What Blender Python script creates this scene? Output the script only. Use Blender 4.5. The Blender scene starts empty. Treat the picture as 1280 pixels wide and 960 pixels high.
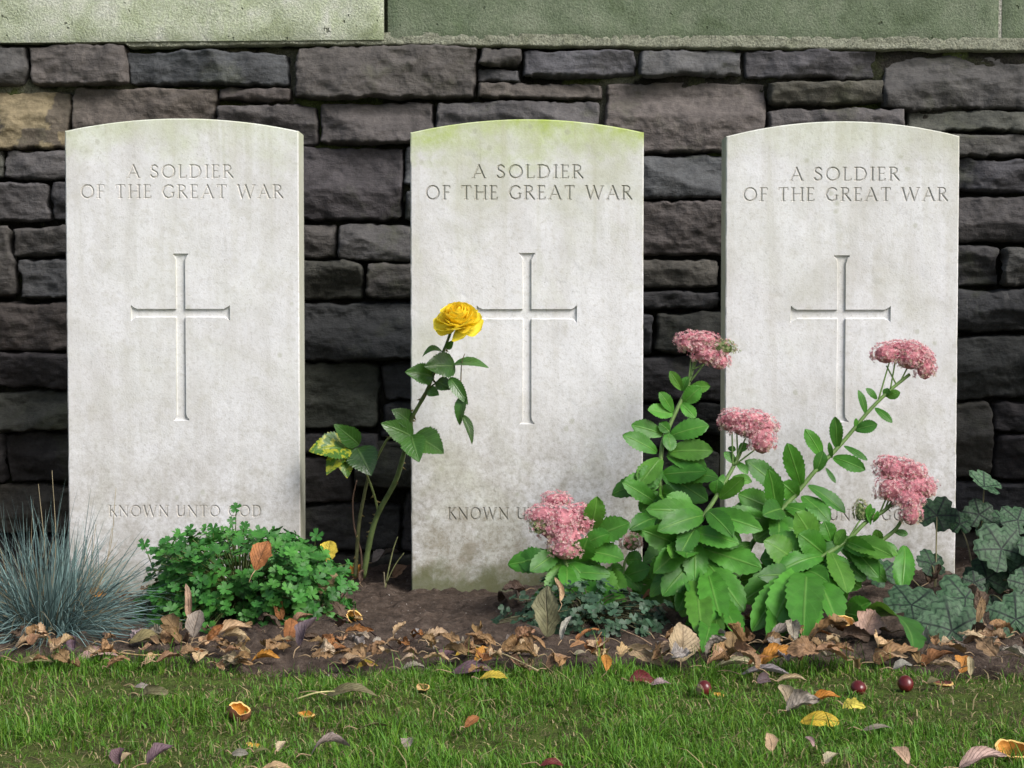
import bpy, math, random
import numpy as np
from mathutils import Vector

R = math.radians
rng = np.random.default_rng(11)
random.seed(7)
scene = bpy.context.scene
COL = scene.collection

# ------------------------------------------------------------------ camera, sky, sun, exposure
FPX = 2308.0                      # focal length in photograph pixels (1280 wide)
TILT = math.atan(100.0 / FPX)
CAM = np.array([0.0, -3.0, 0.4638])
cd = bpy.data.cameras.new('camera'); cam = bpy.data.objects.new('camera', cd); COL.objects.link(cam)
cam.location = CAM; cam.rotation_euler = (R(90) - TILT, 0, 0)
cd.sensor_width = 36; cd.lens = 36 * FPX / 1280; cd.clip_start = 0.05; cd.clip_end = 500
scene.camera = cam
W = bpy.data.worlds.new('World'); scene.world = W; W.use_nodes = True
SUN_EL, SUN_AZ = 43, 132          # azimuth clockwise from +Y: light from the right, behind the camera
nt = W.node_tree; nt.nodes.clear()
sky = nt.nodes.new('ShaderNodeTexSky'); sky.sky_type = 'NISHITA'; sky.sun_disc = False
sky.sun_elevation = R(SUN_EL); sky.sun_rotation = R(SUN_AZ); sky.dust_density = 4; sky.air_density = 1.0; sky.ozone_density = 1.0
bg = nt.nodes.new('ShaderNodeBackground'); bg.inputs[1].default_value = 0.065
wo = nt.nodes.new('ShaderNodeOutputWorld')
nt.links.new(sky.outputs[0], bg.inputs[0]); nt.links.new(bg.outputs[0], wo.inputs[0])
sl = bpy.data.lights.new('sun', 'SUN'); sl.energy = 1.5; sl.angle = R(30); sl.color = (1.0, 0.99, 0.98)
so = bpy.data.objects.new('sun', sl); COL.objects.link(so)
sd = Vector((math.sin(R(SUN_AZ)) * math.cos(R(SUN_EL)), math.cos(R(SUN_AZ)) * math.cos(R(SUN_EL)), math.sin(R(SUN_EL))))
so.rotation_euler = sd.to_track_quat('Z', 'Y').to_euler()
vs = scene.view_settings
vs.view_transform = 'Standard'; vs.look = 'None'; vs.gamma = 1; vs.use_curve_mapping = False; vs.exposure = 1.18

# ------------------------------------------------------------------ helpers: pixels to places, noise, meshes
CT, ST = math.cos(TILT), math.sin(TILT)
def ray(px, py):
    a, b = (px - 640) / FPX, (480 - py) / FPX
    return np.array([a, CT + b * ST, -ST + b * CT])
def P(px, py, y):                 # the point seen at a pixel of the photograph, at the depth y
    d = ray(px, py); return CAM + d * (y - CAM[1]) / d[1]
def G(px, py, z=0.0):             # the ground point seen at a pixel
    d = ray(px, py); return CAM + d * (z - CAM[2]) / d[2]
def S(y): return (y + 3.0) / FPX  # metres per photograph pixel at the depth y

def _hash(ix, iy, iz):
    h = (ix.astype(np.int64) * 374761393 + iy.astype(np.int64) * 668265263 + iz.astype(np.int64) * 1274126177) & 0xffffffff
    h = ((h ^ (h >> 13)) * 1274126177) & 0xffffffff
    h = h ^ (h >> 16)
    return (h & 0xffff) / 32767.5 - 1.0
def vnoise(x, y, z=0.0):
    x, y, z = np.broadcast_arrays(np.asarray(x, float), np.asarray(y, float), np.asarray(z, float))
    ix, iy, iz = np.floor(x), np.floor(y), np.floor(z)
    fx, fy, fz = x - ix, y - iy, z - iz
    fx, fy, fz = fx * fx * (3 - 2 * fx), fy * fy * (3 - 2 * fy), fz * fz * (3 - 2 * fz)
    r = 0
    for a in (0, 1):
        for b in (0, 1):
            for c in (0, 1):
                r = r + _hash(ix + a, iy + b, iz + c) * (fx if a else 1 - fx) * (fy if b else 1 - fy) * (fz if c else 1 - fz)
    return r
def fbm(x, y, z=0.0, o=4, g=0.5):
    r, a, f = 0, 1.0, 1.0
    for k in range(o):
        r = r + a * vnoise(x * f + 17.3 * k, y * f - 9.1 * k, z * f + 3.7 * k); a *= g; f *= 2.03
    return r
def sstep(a, b, x):
    t = np.clip((x - a) / (b - a), 0, 1); return t * t * (3 - 2 * t)

class MB:                          # collects pieces; build() links them as ONE mesh object
    def __init__(s): s.v, s.f, s.c, s.u, s.n = [], [], [], [], 0
    def add(s, v, f, col=(1, 1, 1), uv=None):
        v = np.asarray(v, float).reshape(-1, 3)
        c = np.asarray(col, float)
        if c.ndim == 1: c = np.tile(c[:3], (len(v), 1))
        s.v.append(v); s.c.append(c[:, :3]); s.u.append(np.zeros((len(v), 2)) if uv is None else np.asarray(uv, float))
        n = s.n
        if isinstance(f, np.ndarray): s.f += (f + n).tolist()
        else: s.f += [[i + n for i in q] for q in f]
        s.n += len(v)
    def build(s, name, m, parent=None, loc=(0, 0, 0), smooth=True):
        v = np.concatenate(s.v); me = bpy.data.meshes.new(name)
        org = np.asarray(loc, float)
        if parent is not None: org = np.asarray(ORIGIN.get(parent, org))
        me.from_pydata((v - org).tolist(), [], s.f)
        c = np.concatenate(s.c); a = me.color_attributes.new('col', 'FLOAT_COLOR', 'POINT')
        a.data.foreach_set('color', np.concatenate([c, np.ones((len(c), 1))], 1).astype(np.float32).ravel())
        u = np.concatenate(s.u); li = np.empty(len(me.loops), np.int32); me.loops.foreach_get('vertex_index', li)
        ul = me.uv_layers.new(name='uv'); ul.data.foreach_set('uv', u[li].astype(np.float32).ravel())
        if smooth: me.polygons.foreach_set('use_smooth', np.ones(len(me.polygons), bool))
        me.materials.append(m); me.update()
        o = bpy.data.objects.new(name, me); COL.objects.link(o)
        if parent is not None: o.parent = parent; ORIGIN[o] = org
        else: o.location = loc
        return o
ORIGIN = {}
def tag(o, label=None, cat=None, group=None, kind=None):
    if label: o['label'] = label
    if cat: o['category'] = cat
    if group: o['group'] = group
    if kind: o['kind'] = kind
    return o
def thing(name, loc, label, cat, group=None):
    o = bpy.data.objects.new(name, None); COL.objects.link(o); o.location = loc; o.empty_display_size = 0.05
    ORIGIN[o] = np.asarray(loc, float)
    return tag(o, label, cat, group)

def nrm(v): v = np.asarray(v, float); return v / (np.linalg.norm(v) + 1e-12)
def gridfaces(nu, nv):
    i = np.arange(nu - 1)[:, None] * nv + np.arange(nv - 1)[None, :]
    i = i.ravel(); return np.stack([i, i + 1, i + nv + 1, i + nv], 1)
def spline(pts, n):
    pts = np.asarray(pts, float); k = len(pts)
    if k < 3:
        t = np.linspace(0, 1, n)[:, None]; return pts[0] * (1 - t) + pts[-1] * t
    ext = np.concatenate([[2 * pts[0] - pts[1]], pts, [2 * pts[-1] - pts[-2]]])
    out = []
    for t in np.linspace(0, k - 1, n):
        i = min(int(t), k - 2); f = t - i; a, b, c, d = ext[i:i + 4]
        out.append(.5 * (2 * b + (c - a) * f + (2 * a - 5 * b + 4 * c - d) * f * f + (3 * b - a - 3 * c + d) * f ** 3))
    return np.array(out)
def tube(mb, pts, r0, r1, col, n=None, sides=7, bumps=0.0, cap=True):
    pts = spline(pts, n or max(4, 4 * len(pts))); N = len(pts)
    t = np.gradient(pts, axis=0); t /= np.linalg.norm(t, axis=1)[:, None] + 1e-12
    a = np.cross(t, [0.3, 0.9, 0.2]); a /= np.linalg.norm(a, axis=1)[:, None]; b = np.cross(t, a)
    th = np.linspace(0, 2 * np.pi, sides, endpoint=False)
    r = np.linspace(r0, r1, N)[:, None, None] * (1 + bumps * rng.normal(size=(N, 1, 1)))
    v = pts[:, None] + r * (a[:, None] * np.cos(th)[None, :, None] + b[:, None] * np.sin(th)[None, :, None])
    f = []
    for i in range(N - 1):
        for j in range(sides):
            k = (j + 1) % sides; f.append([i * sides + j, i * sides + k, (i + 1) * sides + k, (i + 1) * sides + j])
    if cap: f.append([(N - 1) * sides + j for j in range(sides)]); f.append([j for j in range(sides)][::-1])
    c = np.asarray(col, float)
    if c.ndim == 1: c = np.tile(c, (N * sides, 1))
    mb.add(v, f, c, np.zeros((N * sides, 2)))

def leaf(mb, B, T, w, N=(0, -.7, .7), shape='sedum', serr=0.0, nser=9, fold=0.15, bow=0.06, curl=0.0, ruffle=0.0, col=(1, 1, 1), nu=15, nv=7, seed=None, twist=0.0, stalky=False):
    r = rng if seed is None else np.random.default_rng(seed)
    B, T = np.asarray(B, float), np.asarray(T, float); L = np.linalg.norm(T - B) + 1e-9
    x = (T - B) / L; N = np.asarray(N, float); z = N - N.dot(x) * x
    if np.linalg.norm(z) < 1e-3: z = np.cross(x, [0.3, 1, 0.1])
    z = nrm(z); y = np.cross(z, x)
    u = np.linspace(0, 1, nu)[:, None]; v = np.linspace(-1, 1, nv)[None, :]
    if shape == 'sedum':
        ww = (.10 + .90 * u) ** .85 * np.maximum(1 - u ** 2.2, 0) ** .80 * sstep(-.12, .10, u); ww = ww / ww.max()
    elif shape == 'rose': ww = np.maximum(np.sin(np.pi * u ** .78), 0) ** .8 * (1.06 - .22 * u)
    elif shape == 'oval': ww = np.maximum(np.sin(np.pi * u), 0) ** .6
    elif shape == 'petal': ww = np.maximum(u, 1e-4) ** .45 * np.maximum(1 - u ** 6, 0) ** .45
    elif shape == 'maple': ww = np.maximum(np.sin(np.pi * u ** .6), 0) ** .7 * (.62 + .38 * np.abs(np.cos(np.pi * (u * 2.4 - .15))) ** .8)
    else: ww = np.maximum(np.sin(np.pi * u ** .9), 0) ** .85
    ph = r.random()
    saw = ((u * nser + ph) % 1.0)
    edge = 1 + serr * (saw - .5) * 2 * (np.abs(v) ** 2) * (sstep(.15, .45, u) if shape == 'sedum' else 1)
    hw = w / 2 * ww * edge
    zz = fold * np.abs(v) * w / 2 * ww + bow * L * 4 * u * (1 - u)
    zz = zz + ruffle * w * fbm(u * 3.1 + r.random() * 50, v * 1.6 + r.random() * 50, 0, 3)
    if shape in ('dry', 'maple') or (shape == 'oval' and stalky):
        hw0 = 1 + .16 * vnoise(u * 8.0 + ph * 40, np.sign(v) * 3.3 + ph * 9, 0) * np.abs(v)
        edge = edge * hw0; hw = hw * hw0
        zz = zz + ruffle * w * .7 * (np.abs(vnoise(u * 6.5 + ph * 31, v * 3.2 + ph * 17, 4)) - .3) + ruffle * w * .35 * vnoise(u * 15 + ph * 7, v * 7, 2)
    ang = twist * (u - .3)
    yy = v * hw
    if curl:
        th = v * curl * ww; rr = hw / (abs(curl) * np.maximum(ww, 1e-3))
        yy = rr * np.sin(th); zz = zz + rr * (1 - np.cos(th)) * np.sign(curl)
    y2 = yy * np.cos(ang) - zz * np.sin(ang); z2 = yy * np.sin(ang) + zz * np.cos(ang)
    V = B + (u * L * np.ones_like(v))[..., None] * x + y2[..., None] * y + z2[..., None] * z
    uv = np.stack([u * np.ones_like(v), v * .5 + .5 + 0 * u], -1).reshape(-1, 2)
    mb.add(V.reshape(-1, 3), gridfaces(nu, nv), col, uv)

# ------------------------------------------------------------------ materials
class NB:
    def __init__(s, name):
        s.m = bpy.data.materials.new(name); s.m.use_nodes = True; s.t = s.m.node_tree; s.t.nodes.clear()
        s.out = s.t.nodes.new('ShaderNodeOutputMaterial')
    def n(s, typ, out=0, props=None, **k):
        nd = s.t.nodes.new(typ)
        for a, b in (props or {}).items(): setattr(nd, a, b)
        for a, b in k.items():
            key = int(a[1:]) if a[0] == 'i' and a[1:].isdigit() else a.replace('_', ' ')
            s.set(nd.inputs[key], b)
        return nd.outputs[out]
    def set(s, inp, b):
        if isinstance(b, bpy.types.NodeSocket): s.t.links.new(b, inp)
        elif isinstance(b, (tuple, list)) and len(b) == 3 and inp.type == 'RGBA': inp.default_value = (*b, 1)
        else: inp.default_value = b
    def math(s, op, a, b=0.0, c=None, clamp=False):
        k = dict(i0=a, i1=b)
        if c is not None: k['i2'] = c
        return s.n('ShaderNodeMath', 0, {'operation': op, 'use_clamp': clamp}, **k)
    def mix(s, f, a, b, mode='MIX'):
        nd = s.t.nodes.new('ShaderNodeMix'); nd.data_type = 'RGBA'; nd.blend_type = mode
        s.set(nd.inputs[0], f); s.set(nd.inputs[6], a); s.set(nd.inputs[7], b); return nd.outputs[2]
    def ramp(s, f, stops):
        nd = s.t.nodes.new('ShaderNodeValToRGB'); s.set(nd.inputs[0], f); e = nd.color_ramp.elements
        while len(e) < len(stops): e.new(0.5)
        for k, (p, c) in enumerate(stops):
            e[k].position = p; e[k].color = (*c, 1) if isinstance(c, (tuple, list)) else (c, c, c, 1)
        return nd.outputs[0]
    def noise(s, co, scale, detail=4, rough=.55, dist=0.0, out=0):
        return s.n('ShaderNodeTexNoise', out, None, Vector=co, Scale=scale, Detail=detail, Roughness=rough, Distortion=dist)
    def obj(s): return s.n('ShaderNodeTexCoord', 3)
    def attr(s, name='col'): return s.n('ShaderNodeAttribute', 0, {'attribute_name': name})
    def mapping(s, co, scale=(1, 1, 1), loc=(0, 0, 0)): return s.n('ShaderNodeMapping', 0, None, Vector=co, Scale=scale, Location=loc)
    def sep(s, co, i):
        return s.n('ShaderNodeSeparateXYZ', i, None, Vector=co)
    def bump(s, h, dist, strength=1.0): return s.n('ShaderNodeBump', 0, None, Height=h, Distance=dist, Strength=strength)
    def done(s, col, rough=.7, normal=None, spec=.3, transl=0.0, tcol=None, coat=0.0):
        nd = s.t.nodes.new('ShaderNodeBsdfPrincipled')
        s.set(nd.inputs['Base Color'], col); s.set(nd.inputs['Roughness'], rough); s.set(nd.inputs['Specular IOR Level'], spec)
        if coat: nd.inputs['Coat Weight'].default_value = coat; nd.inputs['Coat Roughness'].default_value = .12
        if normal is not None: s.set(nd.inputs['Normal'], normal)
        o = nd.outputs[0]
        if transl:
            tr = s.n('ShaderNodeBsdfTranslucent', 0, None, Color=tcol if tcol is not None else col)
            o = s.n('ShaderNodeMixShader', 0, None, i0=transl, i1=o, i2=tr)
        s.t.links.new(o, s.out.inputs[0]); return s.m

def headstone_material(name, seed, green_top, green_all, grime):
    b = NB(name); co = b.mapping(b.obj(), (1, 1, 1), (seed * 3.1, seed * 1.7, 0)); z = b.sep(b.obj(), 2)
    clouds = b.noise(co, 9, 5, .6, .4)
    c = b.ramp(clouds, [(.33, (.63, .628, .62)), (.48, (.71, .715, .725)), (.64, (.76, .77, .785))])
    streak = b.noise(b.mapping(co, (30, 30, 3.0)), 1, 4, .6)
    c = b.mix(b.math('MULTIPLY', b.ramp(streak, [(.45, 0.0), (.75, 1.0)]), .45), c, (.47, .455, .40))
    fine = b.noise(co, 150, 3, .7)
    c = b.mix(b.math('MULTIPLY', b.ramp(fine, [(.50, 0.0), (.68, 1.0)]), .42), c, (.44, .43, .40))
    mid = b.noise(co, 38, 4, .65)
    c = b.mix(b.math('MULTIPLY', b.ramp(mid, [(.53, 0.0), (.68, 1.0)]), .32), c, (.50, .49, .43))
    spk = b.noise(co, 330, 2, .5)
    c = b.mix(b.math('MULTIPLY', b.ramp(spk, [(.66, 0.0), (.74, 1.0)]), .55), c, (.25, .24, .20))
    # algae: a band along the top edge and a thin overall film
    edge = b.math('ADD', z, b.math('MULTIPLY', b.math('SUBTRACT', b.noise(co, 14, 5, .65), .5), .22))
    g = b.math('MULTIPLY', b.ramp(edge, [(.685, 0.0), (.775, 1.0)]), green_top)
    c = b.mix(g, c, (.40, .50, .12))
    film = b.math('MULTIPLY', b.ramp(b.noise(co, 6.5, 5, .6, .6), [(.47, 0.0), (.72, 1.0)]), green_all)
    c = b.mix(film, c, (.48, .50, .37))
    # soil splash and grime towards the foot, broken up
    gz = b.math('SUBTRACT', .30, z); gz = b.math('MULTIPLY', gz, 4.0, clamp=True)
    gm = b.math('MULTIPLY', gz, b.ramp(b.noise(co, 24, 6, .72), [(.36, 0.0), (.62, 1.0)]))
    c = b.mix(b.math('MULTIPLY', gm, grime), c, (.25, .22, .155))
    spl = b.math('MULTIPLY', b.math('MULTIPLY', b.math('SUBTRACT', .36, z), 4.0, clamp=True), b.ramp(b.noise(co, 110, 5, .75), [(.47, 0.0), (.62, 1.0)]))
    c = b.mix(b.math('MULTIPLY', spl, .62 * grime), c, (.20, .18, .125))
    lich = b.n('ShaderNodeTexVoronoi', 0, None, Vector=co, Scale=26.0); lm = b.math('MULTIPLY', b.ramp(b.math('ADD', lich, b.math('MULTIPLY', fine, .25)), [(.20, 1.0), (.27, 0.0)]), b.ramp(b.noise(co, 5, 3, .5), [(.52, 0.0), (.6, 1.0)]))
    c = b.mix(b.math('MULTIPLY', lm, .45), c, (.36, .37, .27))
    run = b.math('MULTIPLY', b.ramp(b.noise(b.mapping(co, (42, 42, 1.6), (seed, 0, 0)), 1, 4, .6), [(.54, 0.0), (.66, 1.0)]), b.math('MULTIPLY', b.math('SUBTRACT', z, .45), 3.0, clamp=True))
    c = b.mix(b.math('MULTIPLY', run, .25 + .3 * green_all), c, (.45, .45, .33))
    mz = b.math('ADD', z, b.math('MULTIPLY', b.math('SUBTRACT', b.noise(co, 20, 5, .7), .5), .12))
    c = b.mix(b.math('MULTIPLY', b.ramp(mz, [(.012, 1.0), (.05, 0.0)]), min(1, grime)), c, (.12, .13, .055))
    nx = b.math('ABSOLUTE', b.sep(b.n('ShaderNodeTexCoord', 1), 0))
    c = b.mix(b.math('MULTIPLY', b.ramp(nx, [(.75, 0.0), (.95, 1.0)]), .55), c, (.36, .38, .23))
    h = b.math('ADD', b.noise(co, 300, 3, .7), b.math('MULTIPLY', b.noise(co, 60, 4, .6), .8))
    c = b.mix(1.0, c, b.attr(), 'MULTIPLY')
    return b.done(c, .88, b.bump(h, .0007, .6), .2)

def wall_material(name='wall_stone'):
    b = NB(name); co = b.obj(); base = b.attr()
    n1 = b.noise(co, 16, 6, .65, .5); n2 = b.noise(b.mapping(co, (14, 14, 60)), 1, 5, .65); n3 = b.noise(co, 140, 4, .7)
    c = b.mix(1.0, base, b.ramp(n1, [(.3, .68), (.5, 1.0), (.72, 1.32)]), 'MULTIPLY')
    c = b.mix(1.0, c, b.ramp(n2, [(.3, .78), (.7, 1.2)]), 'MULTIPLY')
    c = b.mix(1.0, c, b.ramp(n3, [(.3, .8), (.7, 1.2)]), 'MULTIPLY')
    moss = b.ramp(b.noise(co, 7, 6, .68, .3), [(.56, 0.0), (.70, 1.0)])
    c = b.mix(b.math('MULTIPLY', moss, .45), c, (.085, .095, .05))
    pale = b.ramp(b.noise(co, 11, 7, .75, 1.0), [(.64, 0.0), (.72, 1.0)])
    c = b.mix(b.math('MULTIPLY', pale, .35), c, (.24, .23, .22))
    h = b.math('ADD', b.math('MULTIPLY', n3, .5), b.math('ADD', b.math('MULTIPLY', n2, 1.3), b.noise(co, 50, 6, .7)))
    return b.done(c, .8, b.bump(h, .0032, .9), .3)

def coping_material(name, tint, seed):
    b = NB(name); co = b.mapping(b.obj(), (1, 1, 1), (seed, seed, seed))
    gr = b.noise(co, 260, 3, .75); cl = b.noise(co, 13, 6, .65, .3); st = b.noise(b.mapping(co, (26, 26, 6)), 1, 5, .65)
    c = b.ramp(cl, [(.3, tint[0]), (.48, tint[1]), (.68, tint[2])])
    c = b.mix(b.math('MULTIPLY', b.ramp(st, [(.5, 0.0), (.72, 1.0)]), .4), c, tint[3])
    c = b.mix(1.0, c, b.ramp(gr, [(.25, .62), (.5, 1.0), (.75, 1.38)]), 'MULTIPLY')
    pit = b.ramp(b.noise(co, 75, 2, .5), [(.70, 0.0), (.76, 1.0)])
    c = b.mix(b.math('MULTIPLY', pit, .7), c, (.07, .085, .05))
    h = b.math('ADD', gr, b.math('MULTIPLY', pit, -1.5))
    return b.done(c, .92, b.bump(h, .003, .9), .2)

def mortar_material():
    b = NB('mortar'); co = b.obj(); g = b.noise(co, 260, 3, .8); m = b.noise(co, 18, 5, .65)
    c = b.mix(b.math('MULTIPLY', b.ramp(m, [(.5, 0.0), (.66, 1.0)]), .35), b.attr(), (.09, .11, .04))
    c = b.mix(1.0, c, b.ramp(g, [(.3, .5), (.5, 1.0), (.72, 1.6)]), 'MULTIPLY')
    return b.done(c, .95, b.bump(g, .006), .1)

def soil_material():
    b = NB('soil'); co = b.obj(); n = b.noise(co, 60, 8, .72); n2 = b.noise(co, 9, 5, .6); n3 = b.noise(co, 320, 3, .7)
    c = b.ramp(n, [(.3, (.042, .031, .024)), (.5, (.092, .068, .053)), (.72, (.17, .132, .106))])
    c = b.mix(1.0, c, b.ramp(n2, [(.3, .75), (.7, 1.2)]), 'MULTIPLY')
    c = b.mix(b.ramp(b.noise(co, 240, 2, .4), [(.735, 0.0), (.76, 1.0)]), c, (.45, .42, .38))
    h = b.math('ADD', n, b.math('MULTIPLY', n3, .4))
    return b.done(c, .95, b.bump(h, .010), .15)

def lawn_material():
    b = NB('lawn_soil'); co = b.obj(); n = b.noise(co, 22, 6, .7); n2 = b.noise(co, 180, 4, .7)
    c = b.ramp(n, [(.33, (.068, .052, .030)), (.46, (.066, .085, .022)), (.66, (.085, .130, .024))])
    c = b.mix(1.0, c, b.ramp(n2, [(.3, .55), (.7, 1.45)]), 'MULTIPLY')
    return b.done(c, .95, b.bump(n2, .006), .1)

def leaf_material(name, vein=(.20, .34, .10), vein_amt=.55, side=7.0, rough=.42, transl=.18, spec=.4, blotch=None, side_amt=.5):
    b = NB(name); uv = b.n('ShaderNodeUVMap', 0, {'uv_map': 'uv'}); u, v = b.sep(uv, 0), b.sep(uv, 1)
    a = b.math('ABSOLUTE', b.math('SUBTRACT', v, .5))
    mid = b.ramp(a, [(.012, 1.0), (.05, 0.0)])
    ph = b.math('FRACT', b.math('MULTIPLY', b.math('SUBTRACT', u, b.math('MULTIPLY', a, .55)), side))
    sv = b.ramp(b.math('ABSOLUTE', b.math('SUBTRACT', ph, .5)), [(.0, 1.0), (.10, 0.0)])
    vn = b.math('MAXIMUM', mid, b.math('MULTIPLY', sv, side_amt)); base = b.attr(); co = b.obj()
    n = b.noise(co, 55, 4, .6)
    c = b.mix(1.0, base, b.ramp(n, [(.3, .78), (.7, 1.22)]), 'MULTIPLY')
    if blotch: c = b.mix(b.ramp(b.noise(co, 85, 3, .6, .6), [(.5, 0.0), (.56, 1.0)]), c, blotch)
    c = b.mix(b.math('MULTIPLY', vn, vein_amt), c, vein)
    h = b.math('ADD', b.math('MULTIPLY', vn, -.6), b.math('MULTIPLY', n, .5))
    return b.done(c, rough, b.bump(h, .0012, .7), spec, transl, b.mix(.5, c, (.25, .5, .05)))

def dry_material():
    b = NB('dry_leaf'); uv = b.n('ShaderNodeUVMap', 0, {'uv_map': 'uv'}); u, v = b.sep(uv, 0), b.sep(uv, 1)
    a = b.math('ABSOLUTE', b.math('SUBTRACT', v, .5))
    mid = b.ramp(a, [(.01, 1.0), (.045, 0.0)])
    ph = b.math('FRACT', b.math('MULTIPLY', b.math('SUBTRACT', u, b.math('MULTIPLY', a, .8)), 8))
    sv = b.ramp(b.math('ABSOLUTE', b.math('SUBTRACT', ph, .5)), [(.0, 1.0), (.12, 0.0)])
    vn = b.math('MAXIMUM', mid, b.math('MULTIPLY', sv, .6)); co = b.obj(); base = b.attr()
    n = b.noise(co, 60, 5, .65); n2 = b.noise(co, 300, 3, .7)
    c = b.mix(1.0, base, b.ramp(n, [(.28, .5), (.5, 1.0), (.75, 1.4)]), 'MULTIPLY')
    c = b.mix(b.math('MULTIPLY', b.ramp(n2, [(.6, 0.0), (.72, 1.0)]), .5), c, (.06, .035, .02))
    c = b.mix(b.math('MULTIPLY', vn, .35), c, (.10, .06, .035))
    h = b.math('ADD', b.math('MULTIPLY', vn, .8), n)
    return b.done(c, .62, b.bump(h, .002, .8), .3, .10)

def plain(name, rough=.6, spec=.3, transl=0.0, nscale=90, amt=.25, bumpd=.0008, coat=0.0):
    b = NB(name); co = b.obj(); n = b.noise(co, nscale, 4, .6)
    c = b.mix(1.0, b.attr(), b.ramp(n, [(.3, 1 - amt), (.7, 1 + amt)]), 'MULTIPLY')
    return b.done(c, rough, b.bump(n, bumpd, .6), spec, transl, coat=coat)

M = dict(wall=wall_material(), mortar=mortar_material(), soil=soil_material(), lawn=lawn_material(),
         cop_l=coping_material('pale_coping', [(.26, .30, .18), (.42, .46, .34), (.58, .59, .53), (.31, .39, .18)], 1.3),
         cop_r=coping_material('mossy_coping', [(.088, .118, .066), (.145, .18, .118), (.20, .23, .165), (.11, .16, .075)], 7.7),
         sedum=leaf_material('sedum_leaf', (.17, .33, .07), .5, 6, .45, .16, .35, side_amt=.18),
         rose=leaf_material('rose_leaf', (.14, .24, .07), .45, 8, .33, .14, .5),
         sick=leaf_material('yellowing_rose_leaf', (.14, .24, .05), .45, 8, .4, .2, .45, blotch=(.36, .38, .03)),
         dry=dry_material(), stem=plain('green_stem', .5, .35), cane=plain('rose_cane', .55, .35, 0, 60, .35),
         floret=plain('floret', .6, .2, .12, 200, .18), petal=plain('petal', .5, .25, .36, 40, .06, .0004),
         blade=plain('fescue_blade', .55, .3, .06, 30, .2), grass=plain('grass_blade', .5, .3, .2, 30, .15),
         small=plain('cranesbill_leaf', .5, .35, .16, 120, .18), heuchera=plain('heuchera_leaf', .55, .25, .08, 160, .22, .0015),
         husk_out=plain('husk_skin', .6, .3, 0, 130, .35, .002), husk_in=plain('husk_lining', .55, .3, 0.05, 110, .22, .002),
         nut=plain('conker_skin', .28, .4, 0, 25, .3, .0003, .15), twig=plain('twig_bark', .8, .2, 0, 120, .35, .001))

# ------------------------------------------------------------------ ground
def soil_h(x, y):
    return .010 * fbm(x * 7, y * 7, 1, 3) + .005 * fbm(x * 40, y * 40, 5, 3) + .022 * sstep(.25, .45, x) * sstep(-.35, -.1, y) - .012 * sstep(-.5, -.62, y)
def lawn_h(x, y): return -.012 + .008 * fbm(x * 5, y * 5, 9, 3)
def edge_y(x): return -.608 + .024 * fbm(x * 4, 3.3, 0, 3) + .014 * fbm(x * 21, 7.7, 0, 3)      # where the lawn meets the bed
def patch(x, y): return fbm(x * 5.5 + 3, y * 8.0, 2.2, 4)       # thin and thick places of the turf

xs = np.concatenate([-np.geomspace(40, 2.6, 16), np.arange(-2.4, 2.41, .02), np.geomspace(2.6, 40, 16)])
ys = np.concatenate([-np.geomspace(40, 2.6, 16), np.arange(-2.4, .6, .02), np.geomspace(.7, 60, 14)])
X, Y = np.meshgrid(xs, ys, indexing='ij')
Z = lawn_h(X, Y) - .03 * sstep(-.62, -.5, Y)
mb = MB(); mb.add(np.stack([X, Y, Z], -1), gridfaces(len(xs), len(ys)))
tag(mb.build('ground', M['lawn']), kind='structure')
xs = np.concatenate([np.linspace(-6, -1.3, 40), np.arange(-1.25, 1.26, .006), np.linspace(1.3, 6, 40)]); ys = np.arange(-.68, .36, .006)
X, Y = np.meshgrid(xs, ys, indexing='ij')
Z = soil_h(X, Y) + .004 * fbm(X * 110, Y * 110, 3, 2) - .05 * sstep(0, -.05, Y - edge_y(X) + .02)
mb = MB(); mb.add(np.stack([X, Y, Z], -1), gridfaces(len(xs), len(ys)))
tag(mb.build('soil_bed', M['soil']), kind='structure')

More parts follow.
